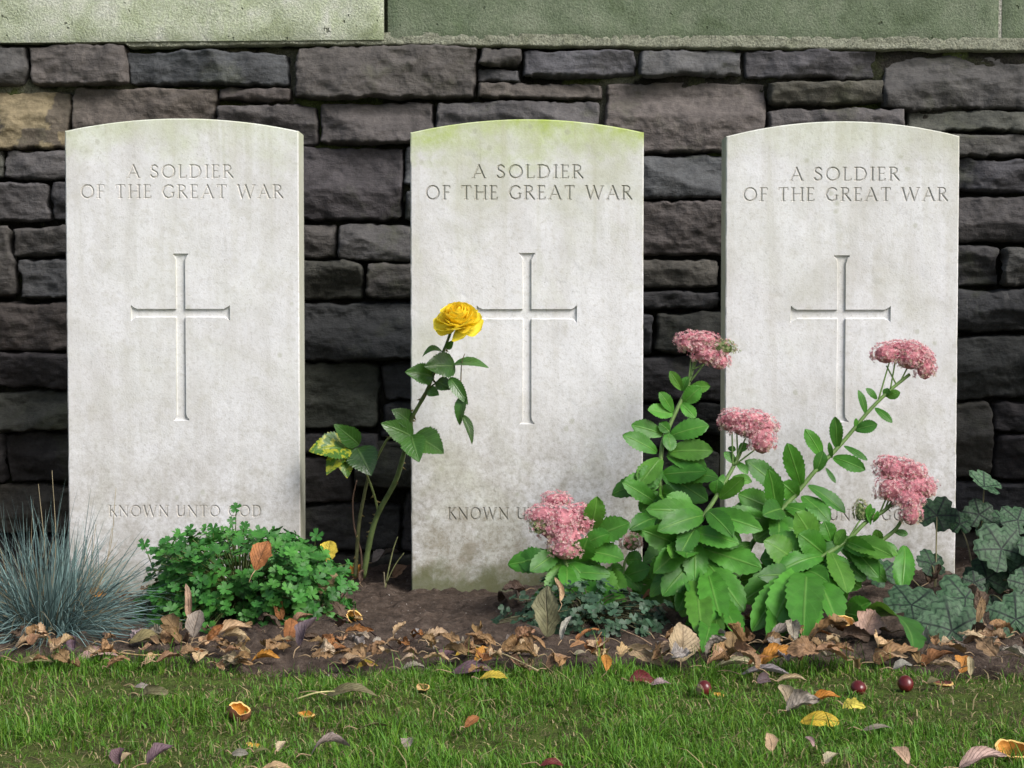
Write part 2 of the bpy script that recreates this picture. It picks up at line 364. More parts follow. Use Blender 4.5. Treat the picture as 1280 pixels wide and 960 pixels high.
# ------------------------------------------------------------------ the wall behind
YW = 0.30
STONES = []   # x0, y0, x1, y1 in photograph pixels, colour
pu, bl, br, ol, my, dk = (.084, .081, .078), (.074, .077, .082), (.088, .080, .072), (.072, .073, .060), (.16, .135, .085), (.058, .057, .058)
STONES += [(-70, 57, 32, 107, pu), (36, 57, 158, 107, pu), (159, 64, 359, 106, bl), (371, 57, 596, 123, pu), (599, 60, 650, 82, pu), (597, 85, 650, 102, bl),
  (653, 62, 794, 95, bl), (799, 62, 927, 95, bl), (931, 62, 1097, 97, bl), (1104, 68, 1370, 136, pu),
  (-70, 112, 86, 184, my), (88, 110, 271, 186, br), (274, 110, 364, 126, br), (273, 132, 398, 182, dk), (402, 127, 543, 178, pu), (546, 127, 750, 176, pu),
  (597, 104, 752, 123, br), (757, 101, 958, 190, (.098, .090, .084)), (961, 101, 1104, 130, ol), (961, 136, 1130, 172, pu), (1134, 138, 1380, 164, ol),
  (-60, 187, 2, 224, ol), (5, 188, 130, 224, pu), (340, 184, 503, 275, dk), (507, 182, 640, 234, bl), (507, 238, 600, 275, dk), (790, 194, 940, 248, bl), (1140, 167, 1290, 195, pu), (1293, 167, 1390, 238, bl),
  (-60, 229, 60, 277, pu), (64, 228, 150, 276, dk), (1170, 198, 1290, 239, bl), (780, 252, 950, 320, br), (340, 279, 419, 322, pu), (423, 280, 620, 326, pu), (1170, 246, 1330, 303, dk),
  (-60, 283, 14, 372, br), (18, 283, 140, 319, pu), (24, 325, 140, 374, pu), (330, 328, 454, 375, ol), (458, 330, 600, 375, pu), (780, 325, 900, 360, ol), (904, 324, 960, 386, dk), (770, 364, 900, 386, dk),
  (1160, 308, 1248, 358, dk), (1251, 308, 1390, 357, pu), (1160, 363, 1370, 415, bl), (-60, 378, 160, 438, br), (330, 379, 580, 450, dk), (770, 391, 816, 440, bl), (820, 391, 960, 440, ol),
  (-60, 441, 130, 485, dk), (-60, 489, 120, 538, ol), (-60, 541, 4, 604, dk), (7, 541, 130, 604, dk), (330, 455, 473, 536, ol), (478, 455, 600, 500, dk), (478, 504, 620, 548, dk), (330, 541, 474, 566, pu),
  (770, 445, 930, 500, dk), (770, 504, 860, 560, bl), (864, 504, 960, 545, dk), (770, 564, 900, 620, ol), (1160, 420, 1350, 498, dk), (1160, 503, 1240, 596, ol), (1244, 503, 1380, 540, dk), (1244, 545, 1380, 600, dk),
  (330, 571, 440, 628, dk), (444, 552, 600, 610, ol), (330, 632, 500, 690, dk), (504, 614, 640, 690, dk), (-60, 608, 130, 665, ol), (-60, 669, 160, 725, dk), (330, 694, 520, 740, ol), (770, 624, 960, 690, dk), (1160, 604, 1290, 660, dk), (1294, 604, 1400, 690, dk), (1160, 664, 1290, 730, ol)]
def fill_courses(x0, x1, y0, y1):
    y = y0
    while y < y1 - 12:
        h = min(random.choice([26, 34, 44, 54, 66]), y1 - y); x = x0
        if y1 - y - h < 16: h = y1 - y
        while x < x1 - 5:
            w = random.uniform(60, 190)
            if x1 - x - w < 50: w = x1 - x
            STONES.append((x, y, x + w - 4, y + h - 4, random.choice([pu, bl, br, ol, br, dk]))); x += w
        y += h
fill_courses(162, 328, 190, 740); fill_courses(622, 768, 250, 740); fill_courses(962, 1158, 176, 740)
fill_courses(-1200, -72, 57, 740); fill_courses(1402, 2500, 57, 740); fill_courses(-60, 1400, 730, 760)
wall = thing('dry_stone_wall', (0, YW, 0), 'dark grey rough-faced stone wall with green stained coping behind the headstones', 'wall')
mb = MB()
for k, (x0, y0, x1, y1, c) in enumerate(STONES):
    a, b_ = P(x0 - 1.4, y1 + 1.4, YW), P(x1 + 1.4, y0 - 1.4, YW); wx, wz = b_[0] - a[0], b_[2] - a[2]
    inview = -80 < (x0 + x1) / 2 < 1360
    st = .0030 if inview else .012
    nx, nz = max(6, int(wx / st)), max(5, int(wz / st))
    s = np.linspace(0, 1, nx); t = np.linspace(0, 1, nz); s, t = np.meshgrid(s, t, indexing='ij')
    x = a[0] + s * wx; z = a[2] + t * wz
    # wavy edges, softened corners, slight tilt
    tl = random.uniform(-.012, .012)
    x = x + .0035 * fbm(z * 26, k * 3.7, 1, 3) * (np.abs(s - .5) * 2) ** 3 + random.uniform(-.05, .05) * (t - .5) * wz
    z = z + (.0038 * fbm(x * 20, k * 5.1, 2, 3)) * (np.abs(t - .5) * 2) ** 3 + tl * (s - .5) * wx * .6
    cx, cz = a[0] + wx / 2, a[2] + wz / 2
    q = (np.abs(s - .5) * 2) ** 12 * (np.abs(t - .5) * 2) ** 12 * .006
    x = x - np.sign(s - .5) * q; z = z - np.sign(t - .5) * q
    d = np.minimum(np.minimum(s, 1 - s) * wx, np.minimum(t, 1 - t) * wz) + .0022 * fbm(x * 70, z * 70, k, 3)
    e = np.clip(d / .0042, 0, 1); fac = np.full(x.shape, -1.0)
    for q_ in range(6):
        sx, sz = random.gauss(0, .14), random.gauss(0, .34); ox, oz = random.uniform(-.5, .5) * wx, random.uniform(-.5, .5) * wz
        fac = np.maximum(fac, sx * (x - cx - ox) + sz * (z - cz - oz) + .25 * .02 * fbm(x * 14, z * 14, k + q_, 3))
    fac = fac - fac.mean()
    rel = fbm(x * 9 + k * 13, z * 17, k, 4); ter = np.floor((rel + .35 * fbm(x * 30, z * 34, k + 7, 3)) * 2.6) / 2.6
    pro = random.uniform(-.004, .014)
    y = YW - pro + np.clip(fac, -.02, .012) * .8 - .0045 * (.4 * rel + .9 * ter) - .0022 * fbm(x * 45, z * 70, k, 3) + .036 * (1 - e) ** 1.4
    cc = np.array(c) * random.uniform(.82, 1.18) * np.array([1 + random.uniform(-.06, .08), 1, 1 + random.uniform(-.06, .06)])
    if c is my: cc = np.where((fbm(x * 14, z * 20, 4, 4) + (t - .55) * 1.4 > .0)[..., None], np.array([.20, .165, .10]), np.array([.10, .085, .065])).reshape(-1, 3)
    mb.add(np.stack([x, y, z], -1), gridfaces(nx, nz), cc)
mb.build('stonework', M['wall'], wall)
# mortar bed set back between the stones, and the strip under the coping
zt = P(640, 52, YW)[2]
mb = MB()
xs = np.concatenate([np.linspace(-1.4, -.96, 12), np.arange(-.95, .951, .006), np.linspace(.96, 2, 20)]); zs = np.arange(-.05, zt, .006)
X, Z = np.meshgrid(xs, zs, indexing='ij')
top = sstep(zt - .14, zt - .05, Z)
Y = YW + .034 - .022 * (.35 + .65 * top) * sstep(-.2, .6, fbm(X * 9, Z * 9, 3, 3)) + .006 * fbm(X * 30, Z * 30, 1, 4)
mb.add(np.stack([X, Y, Z], -1), gridfaces(len(xs), len(zs)), np.where(((fbm(X * 6, Z * 6, 8, 3) > .05) & (fbm(X * 5, Z * 5, 2, 2) + (Z - zt + .22) * 5 > 0))[..., None], np.where(fbm(X * 9, Z * 9, 5, 3)[..., None] > 0, np.array([.10, .125, .045]), np.array([.22, .22, .17])), np.array([.03, .028, .024])).reshape(-1, 3))
xs = np.arange(P(-20, 60, YW)[0], P(1420, 60, YW)[0], .004); ts = np.linspace(0, 1, 9)
X, T = np.meshgrid(xs, ts, indexing='ij')
pxx = 640 + X / S(YW)
lo = np.interp(pxx, [-20, 160, 165, 375, 480, 600, 1280, 1420], [55, 55, 61, 57, 58, 59, 66, 68]); hi = np.interp(pxx, [-20, 480, 1420], [56, 44, 52])
zl = np.interp(lo, [0, 100], [P(0, 0, YW)[2], P(0, 100, YW)[2]]); zh = np.interp(hi, [0, 100], [P(0, 0, YW)[2], P(0, 100, YW)[2]])
Z = zl + .0016 * fbm(X * 40, 1.7, 0, 3) + T * (zh - zl + .004)
Y = YW - .005 + .0015 * fbm(X * 120, Z * 120, 0, 3) + .02 * (1 - np.clip(T / .15, 0, 1)) ** 2
mb.add(np.stack([X, Y, Z], -1), gridfaces(len(xs), 9), (.30, .31, .24))
# rubble pieces of old mortar in a few joints
mb.build('mortar', M['mortar'], wall)
def block(mb, x0, x1, z0, z1, y0, y1, tilt=0.0, bev=.004, st=.012, col=(1, 1, 1)):
    nx = max(4, int((x1 - x0) / st)); nz = max(4, int((z1 - z0) / st))
    xs = np.linspace(0, 1, nx); zs = np.linspace(0, 1, nz); s, t = np.meshgrid(xs, zs, indexing='ij')
    x = x0 + s * (x1 - x0); z = z0 + t * (z1 - z0) + tilt * (s - .5) * (x1 - x0)
    d = np.minimum(np.minimum(s, 1 - s) * (x1 - x0), np.minimum(t, 1 - t) * (z1 - z0))
    y = y0 + .0016 * fbm(x * 20, z * 20, 0, 3) + bev * (1 - np.clip(d / .01, 0, 1)) ** 2
    F = np.stack([x, y, z], -1); mb.add(F, gridfaces(nx, nz), col)
    ring = np.concatenate([F[:, 0], F[-1, 1:], F[-2::-1, -1], F[0, -2:0:-1]]); n = len(ring)
    back = ring.copy(); back[:, 1] = y1
    mb.add(np.concatenate([ring, back]), [[i, i + n, (i + 1) % n + n, (i + 1) % n] for i in range(n)] + [list(range(n, 2 * n))], col)
zc = lambda py: P(640, py, YW)[2]
for (xa, xb, py0, tl, m, yo, lab) in [(-700, -322, 58, 0, 'cop_r', -.008, None), (-318, 480, 53.5, .008, 'cop_l', -.012, 'pale limestone coping block streaked with bright green'), (485, 1247.5, 53, -.005, 'cop_r', -.006, 'dark green algae covered coping block'), (1252, 1900, 56, -.004, 'cop_r', -.006, None)]:
    mb = MB(); block(mb, P(xa, 50, YW)[0], P(xb, 50, YW)[0], zc(py0), zc(py0) + .16, YW + yo, YW + .36, tl)
    o = mb.build('coping_stone', M[m], wall)
    if lab: o['label'] = lab
mb = MB()
for xa in (482.5, 1249.7):
    x = P(xa, 50, YW)[0]; block(mb, x - .0034, x + .0034, zc(54), zc(54) + .15, YW + (.012 if xa < 900 else -.002), YW + .3, 0, .001, .004, (.08, .09, .06) if xa < 900 else (.42, .42, .36))
mb.build('coping_joint', M['mortar'], wall)
mb = MB(); block(mb, P(-700, 50, YW)[0], P(1900, 50, YW)[0], -.05, zc(62), YW + .09, YW + .33, 0, 0, .2, (.05, .05, .04)); mb.build('wall_core', M['mortar'], wall)

# ------------------------------------------------------------------ headstones with carved lettering
def arc_pts(cx, cy, rx, ry, a0, a1, n=18):
    t = np.radians(np.linspace(a0, a1, n)); return [(cx + rx * math.cos(q), cy + ry * math.sin(q)) for q in t]
K_, k_ = .145, .085
sf = lambda x, y, w=.13: ([(x - w, y), (x + w, y)], .075)
GLYPH = {
 'A': (.86, [([(.05, 0), (.43, 1)], k_), ([(.43, 1), (.81, 0)], K_), ([(.18, .34), (.66, .34)], k_), sf(.06, 0, .1), sf(.82, 0, .1)]),
 'S': (.58, [([(.50, .83), (.42, .95), (.28, 1), (.12, .92), (.07, .77), (.14, .63), (.3, .53), (.46, .42), (.53, .27), (.47, .09), (.30, 0), (.13, .04), (.04, .18)], .14)]),
 'O': (.96, [(arc_pts(.48, .5, .44, .5, 0, 360, 30), .13)]),
 'L': (.56, [([(.1, 0), (.1, 1)], K_), ([(.1, 0), (.52, 0), (.55, .14)], k_), sf(.1, 1)]),
 'D': (.86, [([(.1, 0), (.1, 1)], K_), ([(.0, 1), (.4, 1), (.66, .88), (.80, .5), (.66, .12), (.4, 0), (.0, 0)], .12)]),
 'I': (.22, [([(.11, 0), (.11, 1)], K_), sf(.11, 0), sf(.11, 1)]),
 'E': (.56, [([(.1, 0), (.1, 1)], K_), ([(.0, 0), (.5, 0), (.53, .13)], k_), ([(.0, 1), (.48, 1), (.50, .88)], k_), ([(.1, .52), (.42, .52)], k_)]),
 'F': (.52, [([(.1, 0), (.1, 1)], K_), ([(.0, 1), (.48, 1), (.50, .88)], k_), ([(.1, .52), (.42, .52)], k_), sf(.1, 0)]),
 'R': (.70, [([(.1, 0), (.1, 1)], K_), ([(.0, 1), (.36, 1), (.52, .9), (.54, .72), (.42, .55), (.1, .5)], .11), ([(.3, .5), (.68, 0)], K_), sf(.1, 0)]),
 'T': (.74, [([(.37, 0), (.37, 1)], K_), ([(.03, .87), (.05, 1), (.69, 1), (.71, .87)], k_), sf(.37, 0)]),
 'H': (.84, [([(.1, 0), (.1, 1)], K_), ([(.74, 0), (.74, 1)], K_), ([(.1, .52), (.74, .52)], k_), sf(.1, 0), sf(.1, 1), sf(.74, 0), sf(.74, 1)]),
 'G': (.90, [([(.80, .84), (.68, .96), (.47, 1), (.22, .88), (.05, .5), (.22, .12), (.47, 0), (.68, .04), (.80, .13), (.80, .42)], .13), sf(.80, .42, .11)]),
 'W': (1.28, [([(.06, 1), (.34, 0)], K_), ([(.34, 0), (.64, 1)], k_), ([(.60, 1), (.92, 0)], K_), ([(.92, 0), (1.22, 1)], k_), sf(.06, 1, .1), sf(1.22, 1, .1)]),
 'K': (.72, [([(.1, 0), (.1, 1)], K_), ([(.62, 1), (.12, .45)], k_), ([(.26, .58), (.70, 0)], K_), sf(.1, 0), sf(.1, 1), sf(.62, 1, .1)]),
 'N': (.90, [([(.1, 0), (.1, 1)], k_), ([(.06, 1), (.80, 0)], K_), ([(.80, 0), (.80, 1)], k_), sf(.1, 0), sf(.80, 1)]),
 'U': (.82, [([(.1, 1), (.1, .32), (.2, .07), (.41, 0), (.62, .07), (.72, .32)], .15), ([(.72, .3), (.72, 1)], k_), sf(.1, 1), sf(.72, 1, .1)])}
def seg_cut(X, Z, a, b, w):       # V-cut depth of one stroke
    ax, az = a; bx, bz = b; dx, dz = bx - ax, bz - az; L2 = dx * dx + dz * dz + 1e-12
    t = np.clip(((X - ax) * dx + (Z - az) * dz) / L2, 0, 1)
    return np.maximum(w / 2 - np.hypot(X - ax - t * dx, Z - az - t * dz), 0)
def carve_line(D, xs, zs, text, x0, x1, z0, h, gain=1.0):
    adv = sum(.55 if ch == ' ' else GLYPH[ch][0] + .26 for ch in text) - .26
    k = (x1 - x0) / adv; x = x0
    for ch in text:
        if ch == ' ': x += .55 * k; continue
        w, strokes = GLYPH[ch]
        i0, i1 = np.searchsorted(xs, [x - .2 * k, x + (w + .2) * k]); j0, j1 = np.searchsorted(zs, [z0 - .15 * h, z0 + 1.15 * h])
        Xc, Zc = np.meshgrid(xs[i0:i1], zs[j0:j1], indexing='ij'); d = np.zeros_like(Xc)
        for pts, sw in strokes:
            pp = [(x + p * k, z0 + q * h) for p, q in pts]
            for a, b in zip(pp[:-1], pp[1:]): d = np.maximum(d, seg_cut(Xc, Zc, a, b, sw * h))
        D[i0:i1, j0:j1] = np.maximum(D[i0:i1, j0:j1], d * gain); x += (w + .26) * k
def make_headstone(px0, px1, apex, shoulder, lines, cross, mat, label, rot, ybase, chip, letter_tone=.7):
    cxp = (px0 + px1) / 2; s = S(ybase); Wd = (px1 - px0) * s; cx = P(cxp, 400, ybase)[0]
    zof = lambda py: P(cxp, py, ybase)[2]
    za, zs_ = zof(apex), zof(shoulder); T = .076; bv = .0018
    root = thing('headstone', (cx, ybase, 0), label, 'gravestone', 'headstones in a row before the wall'); ORIGIN[root] = np.zeros(3)
    fine = []
    for (txt, lx0, lx1, pt, pb) in lines: fine.append((zof(pb) - .004, zof(pt) + .004))
    zz, z = [], -.14
    ztop = zs_ - .004
    while z < ztop:
        zz.append(z); st = .0032
        for a, b in fine:
            if a - .001 <= z <= b: st = .00085
        if zof(cross['bot']) - .006 < z < zof(cross['top']) + .006: st = min(st, .0014)
        z += st
    zz = np.array(zz + [ztop]); xs = np.arange(-Wd / 2 + bv, Wd / 2 - bv + 1e-6, .00082); xs[-1] = Wd / 2 - bv
    nrow = 12
    lx = lambda p: (p - cxp) * s
    D = np.zeros((len(xs), len(zz))); kind = np.zeros(D.shape, int)
    for (txt, a, b, pt, pb) in lines: carve_line(D, xs, zz, txt, lx(a), lx(b), zof(pb), zof(pt) - zof(pb))
    D = np.minimum(D * 1.7, .0030)
    kind[D > 1e-5] = 1; kind[(D > 1e-5) & (zz[None, :] < .3)] = 3
    # latin cross: flat sunk field with flared ends
    X, Zg = np.meshgrid(xs, zz, indexing='ij')
    c = cross; x0, x1 = lx(c['vl']), lx(c['vr']); hz0, hz1 = zof(c['hb']), zof(c['ht']); zt_, zb = zof(c['top']), zof(c['bot']); xl, xr = lx(c['l']), lx(c['r'])
    fl = lambda d: .0058 * np.clip(1 - d / .012, 0, 1) ** 2
    inv = (Zg < zt_) & (Zg > zb) & (X > x0 - fl(np.minimum(zt_ - Zg, Zg - zb))) & (X < x1 + fl(np.minimum(zt_ - Zg, Zg - zb)))
    inh = (X > xl) & (X < xr) & (Zg > hz0 - fl(np.minimum(X - xl, xr - X))) & (Zg < hz1 + fl(np.minimum(X - xl, xr - X)))
    cr = inv | inh
    D[cr] = .0042; kind[cr] = 2
    V = np.stack([X, D + .0004 * fbm(X * 30, Zg * 30, cx, 2), Zg], -1)
    # rows of the segmental head
    hw = Wd / 2 - bv; rise = za - zs_; Rr = (hw * hw + rise * rise) / (2 * rise)
    arch = lambda x: za - bv - Rr + np.sqrt(Rr * Rr - x * x)
    t = np.linspace(0, 1, nrow)[1:]
    top = np.stack([np.broadcast_to(xs[:, None], (len(xs), nrow - 1)), np.zeros((len(xs), nrow - 1)), ztop + t[None] * (arch(xs)[:, None] - ztop)], -1)
    V = np.concatenate([V, top], 1); kind = np.concatenate([kind, np.zeros((len(xs), nrow - 1), int)], 1)
    V[:, len(zz):, 1] += .0004 * fbm(V[:, len(zz):, 0] * 30, V[:, len(zz):, 2] * 30, cx, 2)
    V[..., 1] += chip * .0012 * np.maximum(0, fbm(V[..., 0] * 40, V[..., 2] * 40, 3, 3) - .9)
    nu, nv = kind.shape; F = gridfaces(nu, nv); fk = kind.ravel()[F]
    fk = fk.max(1); Vf = V.reshape(-1, 3)
    for k, nm in ((0, 'slab'), (1, 'inscription'), (2, 'carved_cross'), (3, 'inscription')):
        f = F[fk == k]; ids, inv_ = np.unique(f, return_inverse=True)
        if not len(ids): continue
        mb = MB(); mb.add(Vf[ids], inv_.reshape(f.shape), (letter_tone, letter_tone * .98, letter_tone * .94) if k in (1, 3) else (1, 1, 1))  # letters tinted darker than the face around them
        if k == 0:
            ring = np.concatenate([V[:, 0], V[-1, 1:], V[-2::-1, -1], V[0, -2:0:-1]]); n = len(ring)
            out = ring.copy(); out[:, 0] = np.where(np.abs(np.abs(ring[:, 0]) - hw) < 1e-6, np.sign(ring[:, 0]) * Wd / 2, ring[:, 0])
            tp = np.zeros(n, bool); tp[nu + nv - 2: nu + nv - 2 + nu] = True; out[tp, 2] += bv
            wob = .0012 * fbm(ring[:, 0] * 60, ring[:, 2] * 60, cx * 3, 3) + .007 * chip * np.maximum(0, fbm(ring[:, 0] * 35, ring[:, 2] * 35, cx * 5, 3) - .62)
            r1 = out.copy(); r1[:, 1] = bv + wob; r2 = out.copy(); r2[:, 1] = T
            vv = np.concatenate([ring, r1]); q = lambda a, b: [[i + a, i + b, (i + 1) % n + b, (i + 1) % n + a] for i in range(n)]
            mb.add(vv, q(0, n)); mb.add(np.concatenate([r1, r2]), q(0, n) + [list(range(n, 2 * n))])
        o = mb.build(nm, mat, root, smooth=True)
        if k == 0: o.data.set_sharp_from_angle(angle=R(35))
    root.rotation_euler = (0, 0, R(rot))
    return root
hm1 = headstone_material('headstone_pale', 1, .35, .22, .5); hm2 = headstone_material('headstone_green', 5, 1.0, .6, .85); hm3 = headstone_material('headstone_clean', 9, .22, .22, .6)
make_headstone(83.5, 374, 148, 163.5, [('A SOLDIER', 161, 292, 206.5, 222), ('OF THE GREAT WAR', 103, 354, 231.5, 247.5), ('KNOWN UNTO GOD', 134, 325, 632, 645.5)],
    dict(vl=220.5, vr=231.5, top=317, bot=525.5, ht=386.5, hb=396, l=164, r=287), hm1, 'pale headstone behind the blue grass tuft and cranesbill mound, its whole carved cross in view', 0.2, 0.0, .4, .90)
make_headstone(513.5, 804, 149, 165.5, [('A SOLDIER', 591, 728, 206.5, 222.5), ('OF THE GREAT WAR', 533, 789, 232.5, 249), ('KNOWN UNTO GOD', 560, 753, 635, 649)],
    dict(vl=653.5, vr=664, top=317, bot=530, ht=387, hb=398.5, l=596, r=721), hm2, 'green topped headstone behind the yellow rose with bare soil at its foot', 0, 0.0, .8, .72)
make_headstone(907, 1196.5, 151.5, 170, [('A SOLDIER', 987, 1122, 209.5, 225.5), ('OF THE GREAT WAR', 929, 1182, 235, 251), ('KNOWN UNTO GOD', 952, 1146, 637, 650.5)],
    dict(vl=1046.5, vr=1057, top=320, bot=527, ht=387.5, hb=398.5, l=989, r=1113), hm3, 'clean pale headstone behind the tall pink sedum stems', -1.0, 0.004, .5, .80)
hm4 = headstone_material('headstone_plain', 13, .4, .4, .8)  # unseen neighbours in the row, added so that they shade the wall
for (xa, xb, lab) in ((-345, -54, 'pale headstone of the same row, added unseen beyond the left edge of the picture'), (1338, 1628, 'pale headstone of the same row, added unseen beyond the right edge of the picture')):
    make_headstone(xa, xb, 150, 166, [('A SOLDIER', xa + 78, xa + 212, 207, 222.5), ('OF THE GREAT WAR', xa + 20, xa + 272, 232, 248.5), ('KNOWN UNTO GOD', xa + 48, xa + 240, 634, 648)],
        dict(vl=xa + 139, vr=xa + 150, top=317, bot=527, ht=387, hb=398, l=xa + 82, r=xa + 206), hm4, lab, 0, 0.0, .5)

exec_parts = []
# ------------------------------------------------------------------ sedums
def cr8(ox, oy, s): return lambda x, y: (ox + x / s, oy + y / s)
C8, C7, C9, C10, C5, C6 = cr8(760, 400, 4), cr8(640, 580, 3.694), cr8(960, 400, 4), cr8(960, 580, 3.428), cr8(370, 350, 4), cr8(370, 560, 3.556)
SG = [(.046, .180, .018), (.056, .210, .022), (.036, .140, .018), (.070, .240, .028), (.078, .22, .026)]
def sedum_stem(root, pts, leaves, lobes, r0=.0042, r1=.0026, petioles=(), bud=False, fill=0, fill_to=.5):
    """pts: (px, py, y) of the stem from foot to flower; leaves: (crop, bx, by, tx, ty, w, dy) ; lobes: (crop, cx, cy, rx, ry)"""
    w = np.array([P(*p) for p in pts]); pyv = np.array([p[1] for p in pts], float); yv = np.array([p[2] for p in pts], float); o = np.argsort(pyv)
    yat = lambda py: float(np.interp(py, pyv[o], yv[o]))
    mb = MB(); tube(mb, w, r0, r1, (.12, .21, .055), sides=9)
    for a, b in petioles: tube(mb, [P(*a), P(*b)], .0014, .0011, (.13, .22, .06), sides=6)
    st = mb.build('flower_stem', M['stem'], root)
    for (C, bx, by, tx, ty, lw, *ex) in leaves:
        (bpx, bpy), (tpx, tpy) = C(bx, by), C(tx, ty); sc = (C(1, 0)[0] - C(0, 0)[0])
        y0 = yat(bpy); L = math.hypot(tpx - bpx, tpy - bpy) * S(y0)
        dn = (tpy - bpy) * S(y0) / (L + 1e-6)
        dy = ex[0] if ex else -abs(.25 * L) - .25 * L * max(0, dn) + rng.normal() * .15 * L
        B, T = P(bpx, bpy, y0), P(tpx, tpy, y0 + dy)
        if T[2] < .014: T = G(tpx, tpy, .014)
        N = (rng.normal() * .28, -1.0, .25 + .35 * rng.random() + (.2 if dn > .5 else 0))
        c = np.array(SG[rng.integers(5)]) * rng.uniform(.85, 1.15)
        mb = MB(); leaf(mb, B, T, lw * sc * S(y0) * 1.08, N, 'sedum', .095, rng.integers(9, 13), rng.uniform(.05, .26), rng.uniform(.02, .10), 0, .03, c, 41, 9, twist=rng.normal() * .25)
        mb.build('leaf', M['sedum'], st)
    sp = spline(w, 60)
    for k in range(fill):
        i = int(rng.uniform(.05, fill_to) * 59); p = sp[i]; t = nrm(sp[min(i + 1, 59)] - sp[max(i - 1, 0)]); th = rng.uniform(math.pi * .85, math.pi * 2.15)
        d = np.array([math.cos(th), math.sin(th), 0]); d = nrm(d - .3 * d.dot(t) * t + np.array([0, 0, rng.uniform(-.75, .15)]))
        Ln = rng.uniform(.062, .095); q = p + d * Ln; q[2] = max(q[2], .012)
        mb = MB(); leaf(mb, p, q, Ln * rng.uniform(.36, .46), nrm((rng.normal() * .35, -1.0, .45)), 'sedum', .095, rng.integers(9, 13), rng.uniform(.05, .26), rng.uniform(.04, .14), 0, .03, np.array(SG[rng.integers(5)]) * rng.uniform(.8, 1.1), 33, 9, twist=rng.normal() * .25)
        mb.build('leaf', M['sedum'], st)
    if lobes: flower_head(st, lobes, yv[-1] if not bud else yv[-1])
    return st
def flower_head(st, lobes, y0, cream=.0):
    mb = MB(); cy0 = np.mean([C(cx, cy)[1] for C, cx, cy, rx, ry, *e in lobes])
    for (C, cx, cy, rx, ry, *e) in lobes:
        px, py = C(cx, cy); sc = (C(1, 0)[0] - C(0, 0)[0]); s = S(y0)
        ax, az = rx * sc * s, ry * sc * s; ay = ax * .85
        ctr = P(px, py, y0 - (py - cy0) * s * .6 + rng.normal() * .003)
        ax, az, ay = ax * 1.15, az * 1.2, ay * 1.1; n = int(60 + 3.0 * (ax * az) / (.0028 ** 2)); gf = e[0] if e else 0.0
        for k in range(n):
            while True:
                d = nrm(rng.normal(size=3))
                if d[2] > -.55 and d[1] < .5: break
            lump = 1 + .10 * float(vnoise(d[0] * 3.5 + px, d[1] * 3.5, d[2] * 3.5 + py)) + abs(rng.normal()) * .11
            p = ctr + d * np.array([ax, ay, az]) * lump; nn = nrm(d / np.array([ax, ay, az]) * min(ax, az) + rng.normal(size=3) * .28 + np.array([0, -.1, .25]))
            fl = rng.uniform(.0022, .0033); a = nrm(np.cross(nn, rng.normal(size=3))); b = np.cross(nn, a)
            low = d[2] + rng.normal() * .25
            if low < -.42 or rng.random() < gf: c = np.array([.50, .42, .30]) if gf < .6 else np.array([.30, .36, .16]) * rng.uniform(.7, 1.2)
            else:
                c = np.array([.76, .35, .41]) * (1 - .0) * rng.uniform(.75, 1.2)
                if rng.random() < .44: c = np.array([.80, .58, .56]) * rng.uniform(.85, 1.15)
                if rng.random() < .10: c = np.array([.62, .16, .23])
            v, f, cc = [p + nn * fl * .15], [], [c * .72]
            for q in range(5):
                th = q * 1.2566 + rng.normal() * .1; t1 = th + .42; t0 = th - .42
                e0, e1, e2 = (a * math.cos(z) + b * math.sin(z) for z in (t0, th, t1))
                i = len(v); v += [p + e0 * fl * .5 + nn * fl * .3, p + e1 * fl + nn * fl * .75, p + e2 * fl * .5 + nn * fl * .3]; cc += [c * .9, c * 1.15, c * .9]
                f.append([0, i, i + 1, i + 2])
            if rng.random() < .6:      # stamens and carpels
                i = len(v); z = p + nn * fl * .9; v += [z + a * .0006, z - a * .0003 + b * .0005, z - a * .0003 - b * .0005, p + nn * fl * .2]
                cc += [(.62, .40, .36)] * 4; f += [[i, i + 1, i + 2], [i, i + 3, i + 1], [i + 1, i + 3, i + 2], [i + 2, i + 3, i]]
            mb.add(np.array(v), f, np.array(cc))
        # green core that carries the florets
        th = np.linspace(0, 2 * np.pi, 12, endpoint=False); ph = np.linspace(-1.5, 1.5, 7)
        vv = [ctr + np.array([ax * math.cos(q) * math.cos(t), ay * math.cos(q) * math.sin(t), az * math.sin(q)]) * .86 for q in ph for t in th]
        ff = [[i * 12 + j, i * 12 + (j + 1) % 12, (i + 1) * 12 + (j + 1) % 12, (i + 1) * 12 + j] for i in range(6) for j in range(12)]
        mb.add(np.array(vv), ff, (.58, .24, .27) if gf < .5 else (.14, .20, .07))
    return mb.build('flower_head', M['floret'], st, smooth=False)

